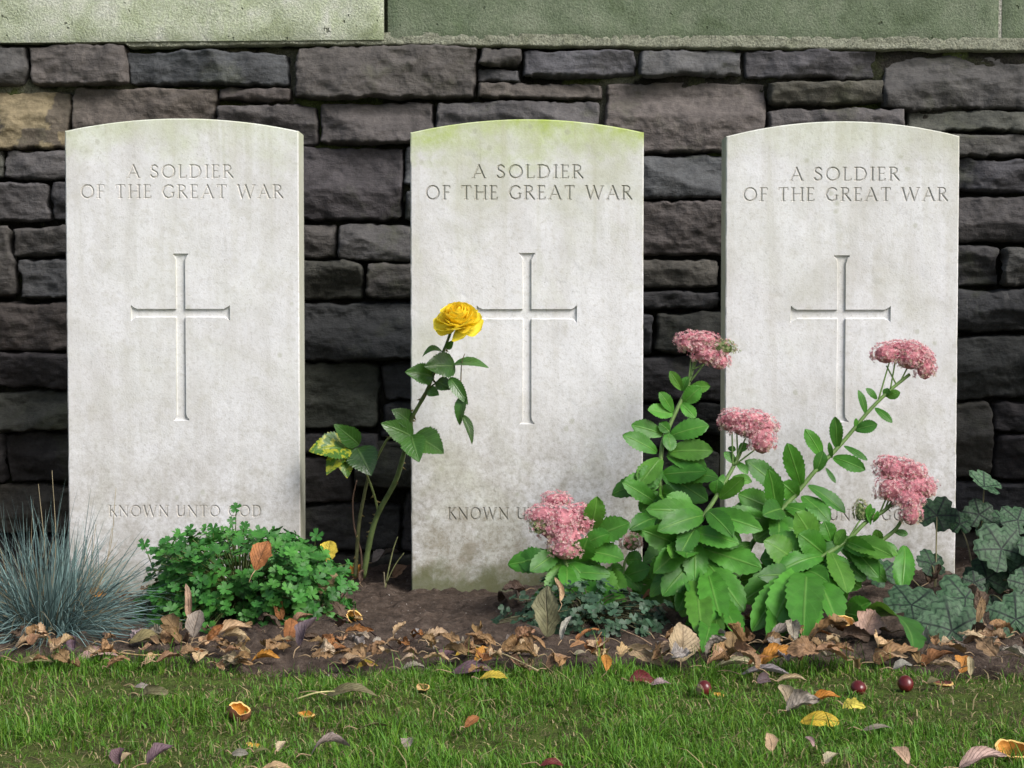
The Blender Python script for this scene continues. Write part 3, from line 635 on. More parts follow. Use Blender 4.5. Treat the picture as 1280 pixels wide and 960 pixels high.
C1 = cr8(0, 0, 1)
def L1(*r): return [(C1,) + x for x in r]
def L8(*r): return [(C8,) + x for x in r]
def L7(*r): return [(C7,) + x for x in r]
def L9(*r): return [(C9,) + x for x in r]
def L10(*r): return [(C10,) + x for x in r]
fA = G(868, 772); sA = thing('sedum_plant', fA, 'bushy sedum of three tall stems, its topmost pink flower in the gap between headstones', 'plant', 'flowering sedums')
sedum_stem(sA, [(868, 772, -.30), (840, 700, -.22), (826, 625, -.17), (827, 562, -.15), (835, 537, -.14), (847, 510, -.13), (860, 482, -.12), (868, 452, -.115)],
  L8((370, 350, 308, 255, 50), (372, 355, 402, 283, 46), (400, 350, 512, 330, 58), (378, 415, 465, 335, 82), (365, 415, 438, 490, 60), (325, 460, 255, 360, 62), (325, 470, 198, 450, 75),
     (310, 560, 255, 515, 56), (310, 580, 505, 528, 104), (275, 572, 115, 525, 84), (245, 662, 72, 575, 88), (298, 562, 312, 658, 66), (300, 660, 527, 655, 108), (295, 675, 495, 742, 96), (266, 690, 158, 825, 110),
     (270, 762, 500, 905, 120), (335, 770, 552, 790, 92), (240, 840, 108, 865, 84), (250, 920, 70, 812, 92), (265, 860, 160, 960, 90), (270, 880, 400, 960, 110)) +
  L7((690, 20, 590, 95, 100), (690, 50, 900, 35, 110), (710, 60, 850, 175, 96), (680, 95, 512, 92, 100), (690, 190, 600, 235, 70)),
  [(C8, 420, 95, 66, 30), (C8, 450, 130, 72, 38), (C8, 505, 175, 72, 46), (C8, 555, 208, 46, 38), (C8, 568, 142, 56, 34, .75), (C8, 480, 100, 62, 30), (C8, 400, 118, 40, 30)],
  fill=11, fill_to=.42, petioles=[((860, 482, -.12), (864, 448, -.115)), ((862, 478, -.12), (880, 455, -.13)), ((866, 462, -.12), (895, 447, -.11)), ((864, 470, -.12), (872, 448, -.11))])
sedum_stem(sA, [(880, 778, -.33), (855, 690, -.31), (878, 648, -.30), (894, 623, -.29), (916, 585, -.27), (926, 565, -.26)],
  L7((945, 140, 950, 72, 66), (920, 220, 957, 308, 56), (882, 285, 778, 335, 92), (890, 300, 1062, 372, 104), (800, 265, 657, 278, 92), (835, 245, 712, 145, 108), (790, 385, 598, 305, 108), (842, 352, 845, 545, 112),
     (790, 395, 648, 545, 128), (800, 460, 758, 682, 128), (880, 460, 955, 605, 116), (880, 392, 1155, 482, 124), (1000, 662, 797, 742, 92), (1000, 662, 908, 615, 66), (968, 692, 972, 822, 80), (935, 728, 878, 872, 84), (1012, 690, 1045, 750, 62), (960, 160, 1070, 60, 70), (920, 240, 1010, 300, 80)) + L8((640, 720, 580, 660, 50), (620, 790, 720, 810, 56), (655, 660, 700, 620, 46), (590, 820, 545, 800, 70), (640, 710, 700, 770, 40), (600, 640, 640, 650, 30))
  + L1((872, 712, 852, 772, 31), (884, 716, 905, 790, 34), (868, 722, 878, 800, 30), (880, 700, 930, 765, 34), (866, 700, 828, 745, 30), (890, 740, 925, 800, 28)),
  [(C8, 630, 500, 60, 42), (C8, 710, 498, 78, 36), (C8, 772, 530, 62, 38), (C8, 772, 605, 54, 62), (C8, 690, 545, 70, 36), (C8, 600, 525, 36, 30), (C8, 740, 560, 60, 40)],
  fill=15, fill_to=.5, petioles=[((916, 585, -.27), (915, 540, -.265)), ((919, 575, -.27), (932, 548, -.265)), ((916, 583, -.27), (944, 562, -.28)), ((922, 570, -.265), (921, 540, -.265))])
fC = G(930, 782); 
sedum_stem(sA, [(905, 782, -.32), (935, 690, -.26), (962, 652, -.24), (977, 637, -.23), (997, 615, -.22), (1022, 585, -.21), (1042, 565, -.20), (1060, 545, -.19), (1085, 515, -.18), (1110, 490, -.17), (1137, 468, -.16)],
  L9((490, 470, 450, 350, 40), (545, 395, 488, 342, 34), (595, 385, 662, 362, 46), (590, 385, 600, 340, 40), (535, 440, 622, 515, 40), (435, 550, 548, 522, 62), (345, 640, 335, 482, 64), (380, 630, 498, 702, 34), (325, 688, 488, 750, 76),
     (270, 692, 185, 545, 70), (240, 760, 275, 655, 66), (290, 740, 338, 816, 26), (165, 830, 95, 615, 96), (150, 882, 68, 815, 100), (200, 828, 388, 965, 84), (320, 690, 305, 610, 24), (440, 545, 440, 490, 22)) +
  L8((868, 852, 685, 702, 104), (845, 960, 650, 870, 120), (830, 970, 690, 965, 110), (870, 930, 950, 920, 80)) +
  L10((145, 138, 265, 250, 84), (40, 210, 0, 20, 90), (120, 250, 200, 330, 100), (60, 260, -60, 330, 120), (20, 240, 120, 320, 110)),
  [(C9, 590, 172, 58, 44), (C9, 650, 140, 58, 28), (C9, 715, 190, 76, 56), (C9, 785, 240, 42, 56), (C9, 700, 150, 68, 36), (C9, 755, 195, 58, 46)],
  fill=13, fill_to=.34, petioles=[((1098, 500, -.175), (1112, 452, -.165)), ((1113, 487, -.17), (1119, 452, -.165)), ((1125, 478, -.165), (1134, 460, -.16)), ((1120, 480, -.165), (1108, 457, -.165))])
sB = thing('sedum_plant', G(985, 792), 'spreading sedum with its lowest pink flower beside the veined heuchera leaves', 'plant', 'flowering sedums')
sedum_stem(sB, [(985, 792, -.36), (1000, 725, -.33), (1012, 708, -.32), (1036, 691, -.31), (1059, 676, -.30), (1082, 653, -.29), (1106, 638, -.28), (1118, 625, -.28)],
  L10((330, 340, 407, 345, 64), (330, 430, 418, 500, 74), (300, 410, 322, 485, 62), (190, 470, 108, 552, 100), (200, 470, 325, 612, 160), (95, 540, 175, 742, 150), (100, 480, -12, 585, 120), (130, 430, -20, 330, 124), (215, 360, 118, 205, 120), (235, 385, 155, 340, 76),
      (270, 330, 240, 245, 70), (60, 590, -5, 755, 120), (240, 385, 130, 300, 110), (290, 350, 330, 280, 50), (170, 440, 30, 300, 130), (150, 460, 20, 420, 120), (250, 400, 340, 470, 90), (440, 260, 420, 190, 26), (450, 250, 470, 200, 24), (140, 480, 260, 480, 110))
  + L1((1003, 712, 962, 792, 40), (1008, 715, 1004, 802, 42), (1012, 714, 1046, 782, 40), (996, 708, 928, 752, 38), (1016, 708, 1062, 740, 36), (1004, 706, 985, 755, 30), (1012, 704, 1022, 748, 28), (1000, 700, 950, 700, 36), (992, 716, 940, 790, 36)),
  [(C9, 590, 720, 48, 30), (C9, 640, 752, 84, 50), (C9, 720, 765, 56, 46), (C9, 615, 850, 66, 56), (C9, 740, 835, 76, 54), (C9, 700, 900, 62, 50), (C9, 800, 850, 28, 40), (C10, 612, 215, 38, 46, .3)],
  fill=15, fill_to=.62, petioles=[((1106, 638, -.28), (1120, 600, -.28)), ((1100, 641, -.28), (1112, 612, -.28)), ((1106, 638, -.28), (1135, 620, -.29))])
sedum_stem(sB, [(1000, 790, -.36), (1030, 730, -.33), (1062, 700, -.30), (1097, 679, -.29), (1119, 662, -.285), (1130, 645, -.285)],
  L10((410, 392, 498, 388, 58), (490, 330, 558, 384, 36), (480, 340, 462, 280, 44), (585, 350, 575, 545, 86), (540, 290, 600, 300, 30), (250, 470, 310, 600, 90)), [])
sedum_stem(sB, [(1000, 790, -.36), (1030, 780, -.34), (1060, 765, -.31)], L10((420, 660, 625, 805, 150), (330, 640, 440, 590, 90), (300, 640, 420, 660, 100)), [])
# unopened green cluster beside it
mbx = sedum_stem(sB, [(1059, 676, -.30), (1072, 655, -.295), (1077, 648, -.29)], L10((415, 240, 440, 170, 26), (420, 230, 460, 190, 24)), [(C10, 395, 205, 22, 38, 1.0), (C10, 430, 222, 18, 24, 1.0)], .0016, .0012, bud=True)
sC = thing('sedum_plant', G(730, 778), 'low sedum with one pink flower hiding the words on the middle headstone', 'plant', 'flowering sedums')
sedum_stem(sC, [(735, 778, -.33), (715, 725, -.30), (702, 690, -.28), (698, 668, -.27)],
  L7((365, 310, 392, 148, 92), (360, 345, 545, 272, 112), (330, 400, 518, 442, 116), (330, 370, 452, 322, 90), (185, 440, 28, 452, 112), (205, 462, 122, 462, 80), (232, 462, 178, 622, 96), (240, 480, 235, 695, 124), (270, 458, 362, 562, 96), (350, 488, 468, 612, 130), (300, 450, 350, 340, 110), (230, 440, 215, 500, 60)),
  [(C7, 205, 165, 56, 28), (C7, 150, 240, 70, 42), (C7, 230, 262, 84, 56), (C7, 308, 222, 40, 30), (C7, 332, 270, 36, 50), (C7, 252, 340, 68, 56), (C7, 250, 398, 66, 42, .35), (C7, 130, 290, 36, 32, .8), (C7, 190, 300, 60, 50)], fill=10, fill_to=.75)
sedum_stem(sC, [(760, 785, -.32), (778, 745, -.29), (780, 707, -.27), (788, 690, -.265)],
  L7((450, 530, 430, 662, 86), (512, 500, 597, 592, 76), (515, 482, 447, 492, 60), (525, 445, 602, 440, 80), (560, 560, 655, 662, 100), (440, 480, 515, 615, 96), (520, 520, 640, 480, 90), (500, 560, 420, 560, 90)),
  [(C7, 550, 366, 38, 34, .5)], .0026, .0018)

# ------------------------------------------------------------------ rose
fR = P(450, 718, .03); fR[2] = 0
rose = thing('rose_bush', fR, 'thorny rose bush with one yellow bloom leaning over the middle headstone', 'plant')
def cane(pts, r0, r1, col, name='cane', parent=rose, thorns=0):
    mb = MB(); w = [P(*p) for p in pts]; tube(mb, w, r0, r1, col, n=6 * len(pts), sides=9, bumps=.04)
    sp = spline(w, 60)
    for k in range(thorns):
        i = rng.integers(4, 55); t = nrm(sp[i + 1] - sp[i]); a = nrm(np.cross(t, rng.normal(size=3))); p = sp[i] + a * r0 * .7
        mb.add([p + t * .0028, p - t * .0028, p + np.cross(t, a) * .001, p + a * .0065 - t * .002], [[0, 1, 3], [1, 2, 3], [2, 0, 3]], (.25, .20, .08))
    return mb.build(name, M['cane'], parent)
GC = (.105, .15, .05)
c1 = cane([(454, 722, .03), (463, 672, .02), (473, 641, .01), (494, 602, -.02), (504, 570, -.04), (513, 535, -.06), (515, 522, -.07), (532, 492, -.09), (541, 470, -.10), (554, 440, -.11), (565, 411, -.12)], .0050, .0021, GC, thorns=22)
c2 = cane([(444, 722, .04), (446, 690, .04), (449, 653, .03), (455, 620, .02), (460, 597, .01)], .0036, .0026, (.12, .13, .055), thorns=9)
c3 = cane([(473, 640, .01), (468, 620, .005), (460, 597, .0), (448, 572, -.01), (440, 560, -.02)], .0022, .0012, (.15, .19, .06), thorns=3)
c4 = cane([(460, 597, .01), (474, 567, -.01), (487, 547, -.03), (502, 552, -.05), (514, 544, -.06)], .0022, .0016, (.16, .20, .07), thorns=2)
c5 = cane([(512, 530, -.06), (522, 508, -.075), (532, 490, -.09), (548, 476, -.10)], .0020, .0014, GC, thorns=4)
c6 = cane([(452, 720, .045), (451, 690, .05), (443, 660, .055), (441, 625, .06), (446, 600, .06)], .0022, .0010, (.10, .06, .04))
c7 = cane([(562, 473, -.11), (576, 478, -.115), (578, 500, -.12), (580, 528, -.12)], .0011, .0008, (.08, .12, .04))
c8 = cane([(576, 480, -.115), (577, 455, -.11), (581, 442, -.11)], .0010, .0006, (.12, .10, .05))
RG = [(.036, .115, .018), (.046, .140, .022), (.030, .092, .016), (.056, .155, .026)]
def roseleaf(par, bx, by, tx, ty, w, y0, dy, N=None, col=None, m='rose', **k):
    c = np.array(col or RG[rng.integers(4)]) * rng.uniform(.9, 1.1)
    mb = MB(); leaf(mb, P(bx, by, y0), P(tx, ty, y0 + dy), 1.2 * w * S(y0), N or (rng.normal() * .25, -1.0, .35), 'rose', .10, rng.integers(13, 18), k.get('fold', .22), k.get('bow', .08), 0, .02, c, 40, 9, twist=k.get('twist', 0))
    return mb.build('leaf', M[m], par)
roseleaf(c1, 554, 441, 528, 446, 14, -.11, -.01, fold=.5, bow=.2, N=(0, -.4, .9)); roseleaf(c1, 569, 458, 530, 458, 29, -.105, -.03); roseleaf(c1, 567, 456, 611, 460, 18, -.105, -.01, bow=.12, N=(.2, -.5, .8))
roseleaf(c1, 543, 471, 506, 465, 24, -.10, -.02); roseleaf(c1, 558, 436, 567, 425, 8, -.115, -.01); roseleaf(c1, 535, 488, 549, 494, 13, -.095, -.01); roseleaf(c1, 546, 477, 566, 487, 17, -.10, -.02, col=(.02, .055, .012))
roseleaf(c7, 562, 472, 585, 506, 15, -.115, -.01, fold=.4); roseleaf(c7, 580, 494, 575, 532, 14, -.12, -.005, fold=.4, N=(-.4, -.8, .2)); roseleaf(c7, 577, 518, 590, 556, 11, -.125, -.01, fold=.6, N=(.5, -.7, .2), col=(.03, .07, .015))
roseleaf(c4, 515, 530, 489, 512, 20, -.065, -.02); roseleaf(c4, 516, 546, 476, 529, 26, -.065, -.03, col=(.045, .12, .024)); roseleaf(c4, 517, 545, 555, 567, 34, -.065, -.03, col=(.05, .13, .022)); roseleaf(c4, 514, 544, 524, 578, 27, -.07, -.04, col=(.05, .14, .022))
roseleaf(c3, 449, 556, 417, 530, 22, -.015, -.03); roseleaf(c3, 446, 560, 464, 595, 34, -.02, -.03, N=(.1, -.9, .4), col=(.03, .085, .018)); roseleaf(c3, 440, 560, 386, 564, 36, -.02, -.03, m='sick', col=(.06, .16, .02), N=(0, -.8, .6)); roseleaf(c3, 434, 562, 408, 594, 22, -.02, -.03, m='sick', col=(.07, .16, .02)); roseleaf(c3, 432, 566, 434, 598, 20, -.02, -.03, m='sick', col=(.09, .2, .02))
# bloom: cupped petals in a spiral round a tilted axis
fc = P(573, 401, -.135); ax = nrm((-.05, -.60, .80)); e1 = nrm(np.cross(ax, [0, 1, 0.2])); e2 = np.cross(ax, e1)
mb = MB(); tube(mb, [P(565, 414, -.12), P(568, 408, -.125), fc - ax * .004], .0022, .0065, (.10, .16, .05), sides=9)
for k in range(5):
    th = k * 1.257; d = e1 * math.cos(th) + e2 * math.sin(th)
    leaf(mb, fc - ax * .008, fc - ax * .016 + d * .026, .008, -ax, 'rose', fold=.1, bow=.1, col=(.06, .12, .03), nu=8, nv=5)
bloom = mb.build('flower', M['stem'], rose)
ga = 2.39996
for k in range(44):
    q = k / 43; th = k * ga; d = e1 * math.cos(th) + e2 * math.sin(th)
    rad = .0015 + .040 * q ** .85; up = .027 * (1 - q ** 1.6) + .003
    base = fc - ax * .006 + d * .004 * q; tip = fc + d * rad * rng.uniform(.92, 1.08) + ax * (up - .010 * q ** 3 + rng.normal() * .001)
    w = .013 + .037 * q ** .7
    c = np.array([.96, .74, .05]) * (1 - q) + np.array([.97, .84, .08]) * q
    c = c * rng.uniform(.94, 1.05)
    mb = MB(); leaf(mb, base, tip, w, -d + ax * .35 * q + .1 * rng.normal(size=3), 'petal', 0, 5, 0, -.13 + .05 * q, .75 - .3 * q, .03, c, 12, 9)
    o = mb.build('petal', M['petal'], bloom)
# dead twig in front of it
tw = thing('bare_stem', G(481, 735), 'thin bare greenish forked stem at the left foot of the middle headstone', 'twig')
mb = MB(); tube(mb, [P(481, 736, -.02), P(487, 706, -.015), P(492, 685, -.01), P(497, 671, -.01)], .0016, .0008, (.13, .14, .06), sides=6)
tube(mb, [P(483, 728, -.02), P(494, 706, -.02), P(505, 691, -.02)], .0012, .0006, (.13, .14, .06), sides=6); tube(mb, [P(481, 736, -.02), P(480, 715, -.02)], .0016, .001, (.16, .14, .09), sides=6); mb.build('stem', M['twig'], tw)

# ------------------------------------------------------------------ cranesbill mound and columbine: many small lobed leaves
def lobed(mb, c, n, r, col, lobes=5, deep=.55, teeth=True):
    n = nrm(n); a = nrm(np.cross(n, rng.normal(size=3))); b = np.cross(n, a)
    v, cc = [c - n * r * .12], [np.array(col) * .85]; span = 2 * math.pi * .93
    for k in range(lobes):
        for (o, q) in ([(-.5, 1 - deep), (-.36, .82), (-.22, .98), (-.10, .86), (0, 1.06), (.10, .86), (.22, .98), (.36, .82)] if teeth else [(-.5, 1 - deep), (-.3, .9), (-.08, 1.0), (0, .86), (.08, 1.0), (.3, .9)]):
            th = (k + .5 + o) / lobes * span; rr = r * q * rng.uniform(.93, 1.05)
            v.append(c + (a * math.cos(th) + b * math.sin(th)) * rr + n * r * (.10 * math.sin(3 * th + k) + .10 * q)); cc.append(np.array(col))
    m = len(v) - 1
    mb.add(np.array(v), [[0, i, i % m + 1] for i in range(1, m + 1)][:-1], np.array(cc))
def mound(root, ctr, rad, n, rmin, rmax, cols, lobes, deep, teeth, inner=.55, flat=False, extra=(), stemcol=(.13, .17, .05)):
    mb, ms = MB(), MB()
    for k in range(n):
        while True:
            d = nrm(rng.normal(size=3))
            if d[2] > -.12 and d[1] < .65: break
        q = inner + (1 - inner) * rng.random() ** .45
        bumpy = 1 + .22 * float(fbm(d[0] * 2.3 + 5, d[1] * 2.3, d[2] * 2.3 + ctr[0] * 9, 3))
        dd = np.sign(d) * np.abs(d) ** .72 if flat else d
        p = ctr + dd * rad * q * bumpy; p[2] = max(p[2], .006)
        nn = d * .65 + np.array([0, -.25, .6]) + rng.normal(size=3) * .38
        c = np.array(cols[rng.integers(len(cols))]) * rng.uniform(.8, 1.2)
        lobed(mb, p, nn, rng.uniform(rmin, rmax), c, lobes, deep, teeth)
        if k % 2 == 0: tube(ms, [ctr * np.array([1, 1, 0]) + d * rad * .15 * np.array([1, 1, 0]), (ctr + p) / 2 + np.array([0, 0, .01]), p - nrm(nn) * .003], .0011, .0007, stemcol, n=6, sides=5, cap=False)
    for (px, py, y, bx, by, r) in extra:
        p = P(px, py, y); tube(ms, [P(bx, by, y + .02), p], .0011, .0007, stemcol, n=4, sides=5, cap=False); lobed(mb, p, (rng.normal() * .3, -.8, .5), r, np.array(cols[0]) * 1.05, lobes, deep, teeth)
    mb.build('foliage', M['small'], root); ms.build('stems', M['stem'], root)
gc = P(302, 742, -.265); gc[2] = .012
ge = thing('cranesbill_plant', (gc[0], gc[1], 0), 'bright green mound of small lobed leaves before the headstone beside the blue grass', 'plant')
mound(ge, gc, np.array([.156, .155, .110]), 1050, .0085, .0135, [(.036, .155, .024), (.050, .195, .028), (.030, .128, .022), (.066, .225, .034)], 5, .52, True, .35, True,
      extra=[(295, 635, -.2, 294, 690, .010), (290, 651, -.2, 293, 690, .008), (306, 657, -.2, 297, 690, .009), (396, 669, -.2, 385, 720, .012), (266, 660, -.2, 268, 700, .010), (243, 740, -.40, 245, 770, .008), (238, 662, -.2, 245, 700, .010), (325, 664, -.2, 322, 700, .011), (180, 680, -.2, 195, 720, .011), (347, 668, -.2, 345, 700, .011), (430, 712, -.2, 410, 750, .012), (436, 735, -.25, 415, 765, .012), (225, 672, -.2, 235, 700, .011)])
ac = P(735, 790, -.34); ac[2] = .0
aq = thing('columbine_plant', (ac[0], ac[1], 0), 'low dull blue-green columbine foliage under the single-flowered sedum', 'plant')
mound(aq, ac, np.array([.125, .10, .062]), 330, .0065, .0105, [(.035, .082, .042), (.045, .098, .055), (.030, .068, .034), (.055, .11, .062)], 3, .5, False, .35,
      extra=[(630, 762, -.3, 660, 790, .010), (655, 745, -.3, 680, 790, .009), (672, 752, -.3, 690, 790, .010)], stemcol=(.10, .10, .05))

# ------------------------------------------------------------------ blue fescue tuft
fb = G(52, 797); fes = thing('fescue_tuft', fb, 'spiky blue-grey ornamental grass tuft at the foot of a pale headstone', 'ornamental grass')
mb = MB()
for k in range(1450):
    az = rng.uniform(0, 2 * math.pi); inc = abs(rng.normal()) * .55 + .05
    if rng.random() < .5: inc = rng.uniform(.5, 1.35)
    L = rng.uniform(.09, .228) * (1.0 - .08 * inc); b0 = fb + np.array([math.cos(az), math.sin(az), 0]) * rng.uniform(0, .06) + np.array([0, .05, 0])
    d = np.array([math.cos(az) * math.sin(inc), math.sin(az) * math.sin(inc), math.cos(inc)]); dr = rng.uniform(.15, .95) * L * math.sin(inc) + rng.uniform(0, .15) * L
    t = np.linspace(0, 1, 7)[:, None]; c = b0 + d * L * t + np.array([0, 0, -1.0]) * dr * t ** 2 + nrm(np.cross(d, rng.normal(size=3))) * L * rng.uniform(0, .22) * t ** 2
    c[:, 2] = np.maximum(c[:, 2], .004)
    side = nrm(np.cross(d, rng.normal(size=3) * .4 + np.array([0, -1, .2]))); w = rng.uniform(.00045, .0009) * (1 - t ** 2.5 * .92)
    cc = np.array([.13, .21, .205]) * rng.uniform(.45, 1.6) + np.array([.02, .01, .0]) * rng.random()
    if rng.random() < .10: cc = np.array([.30, .25, .15]) * rng.uniform(.6, 1.1)
    nrl = nrm(np.cross(d, side)) * .0006
    V = np.stack([c - side * w, c + nrl * (1 - t), c + side * w], 1).reshape(-1, 3); mb.add(V, gridfaces(7, 3), cc)
mb.build('blades', M['blade'], fes)
mb = MB()
for (x, y, bx) in [(65, 588, 70), (120, 655, 95), (145, 610, 120), (48, 605, 60), (140, 660, 110)]:
    tube(mb, [fb + np.array([(bx - 72) * .0008, .03, 0]), P((x + bx) / 2 + 2, (y + 790) / 2, fb[1] + .04), P(x, y, fb[1] + .06)], .0007, .0004, (.30, .25, .15), sides=5)
mb.build('dry_stalks', M['blade'], fes)

# ------------------------------------------------------------------ heuchera
def heuchera_leaf(root, foot, px, py, rpx, y, N, dark=0.0, cup=.18, ang=0.0):
    c = P(px, py, y); r = rpx * S(y) * 1.06; n = nrm(N); down = np.array([math.sin(ang), 0.1, -math.cos(ang)]); a = -nrm(down - down.dot(n) * n); b = np.cross(n, a)
    nr, nt_ = 22, 98; th = np.linspace(-math.pi, math.pi, nt_)[None, :]; q = np.linspace(0, 1, nr)[:, None]
    nl = 5; D = 2 * math.pi * .94 / nl; lob = (th / D + .5) % 1 - .5
    R0 = 1.08 * r * (1 - .20 * np.abs(lob * 2) ** 3 + .035 * np.cos(lob * 2 * math.pi * 3)) * (1 + .10 * np.cos(th)) * (1 - .55 * np.exp(-((math.pi - np.abs(th)) / .22) ** 2))
    rr = q * R0 * (1 + 0 * th)
    z = cup * r * q ** 2 * (1 - 2 * 0) * .5 + .018 * r * np.cos(lob * 2 * math.pi) * q + .03 * r * fbm(np.cos(th) * q * 3 + px, np.sin(th) * q * 3 + py, 0, 3) - .16 * r * q ** 3
    V = c + (rr * np.cos(th))[..., None] * a + (rr * np.sin(th))[..., None] * b + z[..., None] * n
    # veins: palmate mains, side veins forking off them
    dm = np.abs(lob) * D * q * r; vn = 1 - sstep(.0006, .0019, dm + q * 0)
    ph = ((q * 4.2 - np.abs(lob) * 1.9) % 1 - .5); sv = (1 - sstep(.05, .20, np.abs(ph))) * sstep(.12, .3, q) * .75
    vn = np.maximum(vn, sv)[..., None]
    net = .5 + .5 * fbm(np.cos(th) * q * 9 + px, np.sin(th) * q * 9, 1, 3)
    sil = np.array([.082, .150, .082]); grn = np.array([.024, .072, .028]); drk = np.array([.005, .014, .010])
    base = grn + (sil - grn) * np.clip(.75 - .75 * dark + .5 * (net - .5), 0, 1)[..., None] * (1 + 0 * q[..., None])
    col = (base * (1 - vn) + drk * vn) * rng.uniform(.62, 1.2)
    mb = MB(); mb.add(V.reshape(-1, 3), gridfaces(nr, nt_), col.reshape(-1, 3)); lf = mb.build('leaf', M['heuchera'], root)
    mb = MB(); mid = (foot + c) / 2 + np.array([0, .0, .02]); tube(mb, [foot, mid, c - n * .002], .0014, .0011, (.14, .13, .06), sides=6); mb.build('leaf_stalk', M['stem'], lf)
h1 = G(1205, 790); h1 = h1 + np.array([.01, .22, 0]); h2 = G(1262, 788); h2 = h2 + np.array([.02, .26, 0])
he = thing('heuchera_plant', h1, 'heuchera with broad veined silver-green leaves touching the sedum and headstone corner', 'plant', 'heucheras in the bed')
for a in [(1190, 788, 37, -.47, (-.05, -.85, .5), 0, .2, .1), (1139, 757, 33, -.42, (.0, -.6, .8), .25, .2, -.5), (1207, 747, 31, -.29, (.1, -.7, .7), .45, .2, .3), (1171, 644, 22, -.10, (-.2, -.8, .5), .75, .2, -.3), (1103, 717, 20, -.2, (.1, -.7, .6), .9, .2, .2), (1165, 705, 18, -.16, (.3, -.7, .6), .9, .2, 0), (1150, 790, 16, -.42, (.2, -.8, .4), .8, .2, .8), (1218, 728, 13, -.27, (0, -.8, .5), .4, .2, 0)]:
    heuchera_leaf(he, h1, *a)
he = thing('heuchera_plant', h2, 'taller heuchera with silvery leaves before dark wall right of the last headstone', 'plant', 'heucheras in the bed')
for a in [(1224, 643, 17, -.16, (-.1, -.9, .4), .05, .2, .2), (1231, 608, 21, -.14, (.4, -.45, .8), .2, .9, .5), (1252, 686, 30, -.24, (.1, -.85, .5), 0, .2, .35), (1234, 723, 25, -.22, (-.1, -.8, .5), .8, .2, .2), (1270, 774, 29, -.46, (-.1, -.85, .5), .2, .2, 0), (1284, 732, 21, -.30, (.1, -.8, .6), .1, .2, 0), (1272, 650, 20, -.18, (.2, -.7, .7), .3, .2, .4), (1251, 648, 13, -.14, (.2, -.6, .8), .5, .2, .1), (1305, 690, 28, -.26, (.1, -.8, .6), .2, .2, 0), (1320, 760, 30, -.32, (.1, -.8, .6), .3, .2, .2), (1245, 765, 20, -.28, (-.1, -.8, .6), .7, .2, .1), (1282, 702, 24, -.22, (.1, -.8, .5), .5, .2, -.2), (1238, 668, 16, -.16, (0, -.8, .6), .7, .2, 0), (1262, 720, 18, -.20, (0, -.9, .5), .9, .2, .3), (1200, 655, 14, -.10, (0, -.8, .5), .95, .2, 0)]:
    heuchera_leaf(he, h2, *a)

# ------------------------------------------------------------------ lawn
def grass_patch(n, x0, x1, y0, y1, wmul):
    x = rng.uniform(x0, x1, n); y = rng.uniform(y0, y1, n)
    thick = patch(x, y)
    keep = (y < edge_y(x) - .002 - .012 * rng.random(n)) & (rng.random(n) < np.clip(.66 + .80 * thick, .14, 1)); x, y, thick = x[keep], y[keep], thick[keep]
    x += .012 * np.round(vnoise(x * 80, y * 80)); n = len(x)
    z = lawn_h(x, y) - .002; H = rng.uniform(.006, .020, n) * (1 + .38 * np.clip(thick, -1, 1)) * np.where(rng.random(n) < .05, 2.0, 1) * (1 + .5 * np.clip(vnoise(x * 16, y * 22, 5), 0, 1))
    az = rng.uniform(0, 2 * np.pi, n); lean = np.abs(rng.normal(0, .75, n)) + .15; w = rng.uniform(.00045, .00095, n) * wmul
    straw = rng.random(n) < np.clip(.20 - .32 * thick, .05, .6)
    lean = np.where(straw, lean + .6, lean)
    dx, dy = np.cos(az), np.sin(az); fx, fy = -np.sin(az + rng.normal(0, .8, n)), np.cos(az)
    V = np.zeros((n, 7, 3))
    for i, t in enumerate((0, .4, .75, 1.0)):
        la = lean * t ** 1.3; px = x + dx * H * t * np.sin(la); py = y + dy * H * t * np.sin(la); pz = z + H * t * np.cos(np.minimum(la, 1.35)); ww = w * (1 - .25 * t - .4 * t * t)
        if i < 3:
            V[:, 2 * i] = np.stack([px - fx * ww, py - fy * ww, pz], 1); V[:, 2 * i + 1] = np.stack([px + fx * ww, py + fy * ww, pz], 1)
        else: V[:, 6] = np.stack([px, py, pz], 1)
    g = np.array([[.085, .215, .022]]) * rng.uniform(.6, 1.3, (n, 1)) + np.array([[.05, .03, 0]]) * rng.random((n, 1)) ** 2
    g = g * (1 + .15 * thick[:, None]); s = np.array([[.34, .28, .14]]) * rng.uniform(.5, 1.2, (n, 1))
    c = np.where(straw[:, None], s, g); c = np.repeat(c[:, None], 7, 1)
    i = np.arange(n)[:, None] * 7
    return V.reshape(-1, 3), np.concatenate([i + [[0, 1, 3, 2]], i + [[2, 3, 5, 4]]], 0), i + [[4, 5, 6]], c.reshape(-1, 3)
mb = MB()
for a in [(130000, -.72, .72, -1.30, -.57, 1.0), (30000, -2.0, -.72, -1.6, -.57, 1.5), (30000, .72, 2.0, -1.6, -.57, 1.5), (30000, -2.2, 2.2, -2.6, -1.30, 1.8)]:
    v, f4, f3, c = grass_patch(*a); mb.add(v, f4.tolist() + f3.tolist(), c)
tag(mb.build('grass', M['grass']), 'short patchy green lawn grass with straw coloured blades', 'grass', kind='stuff')

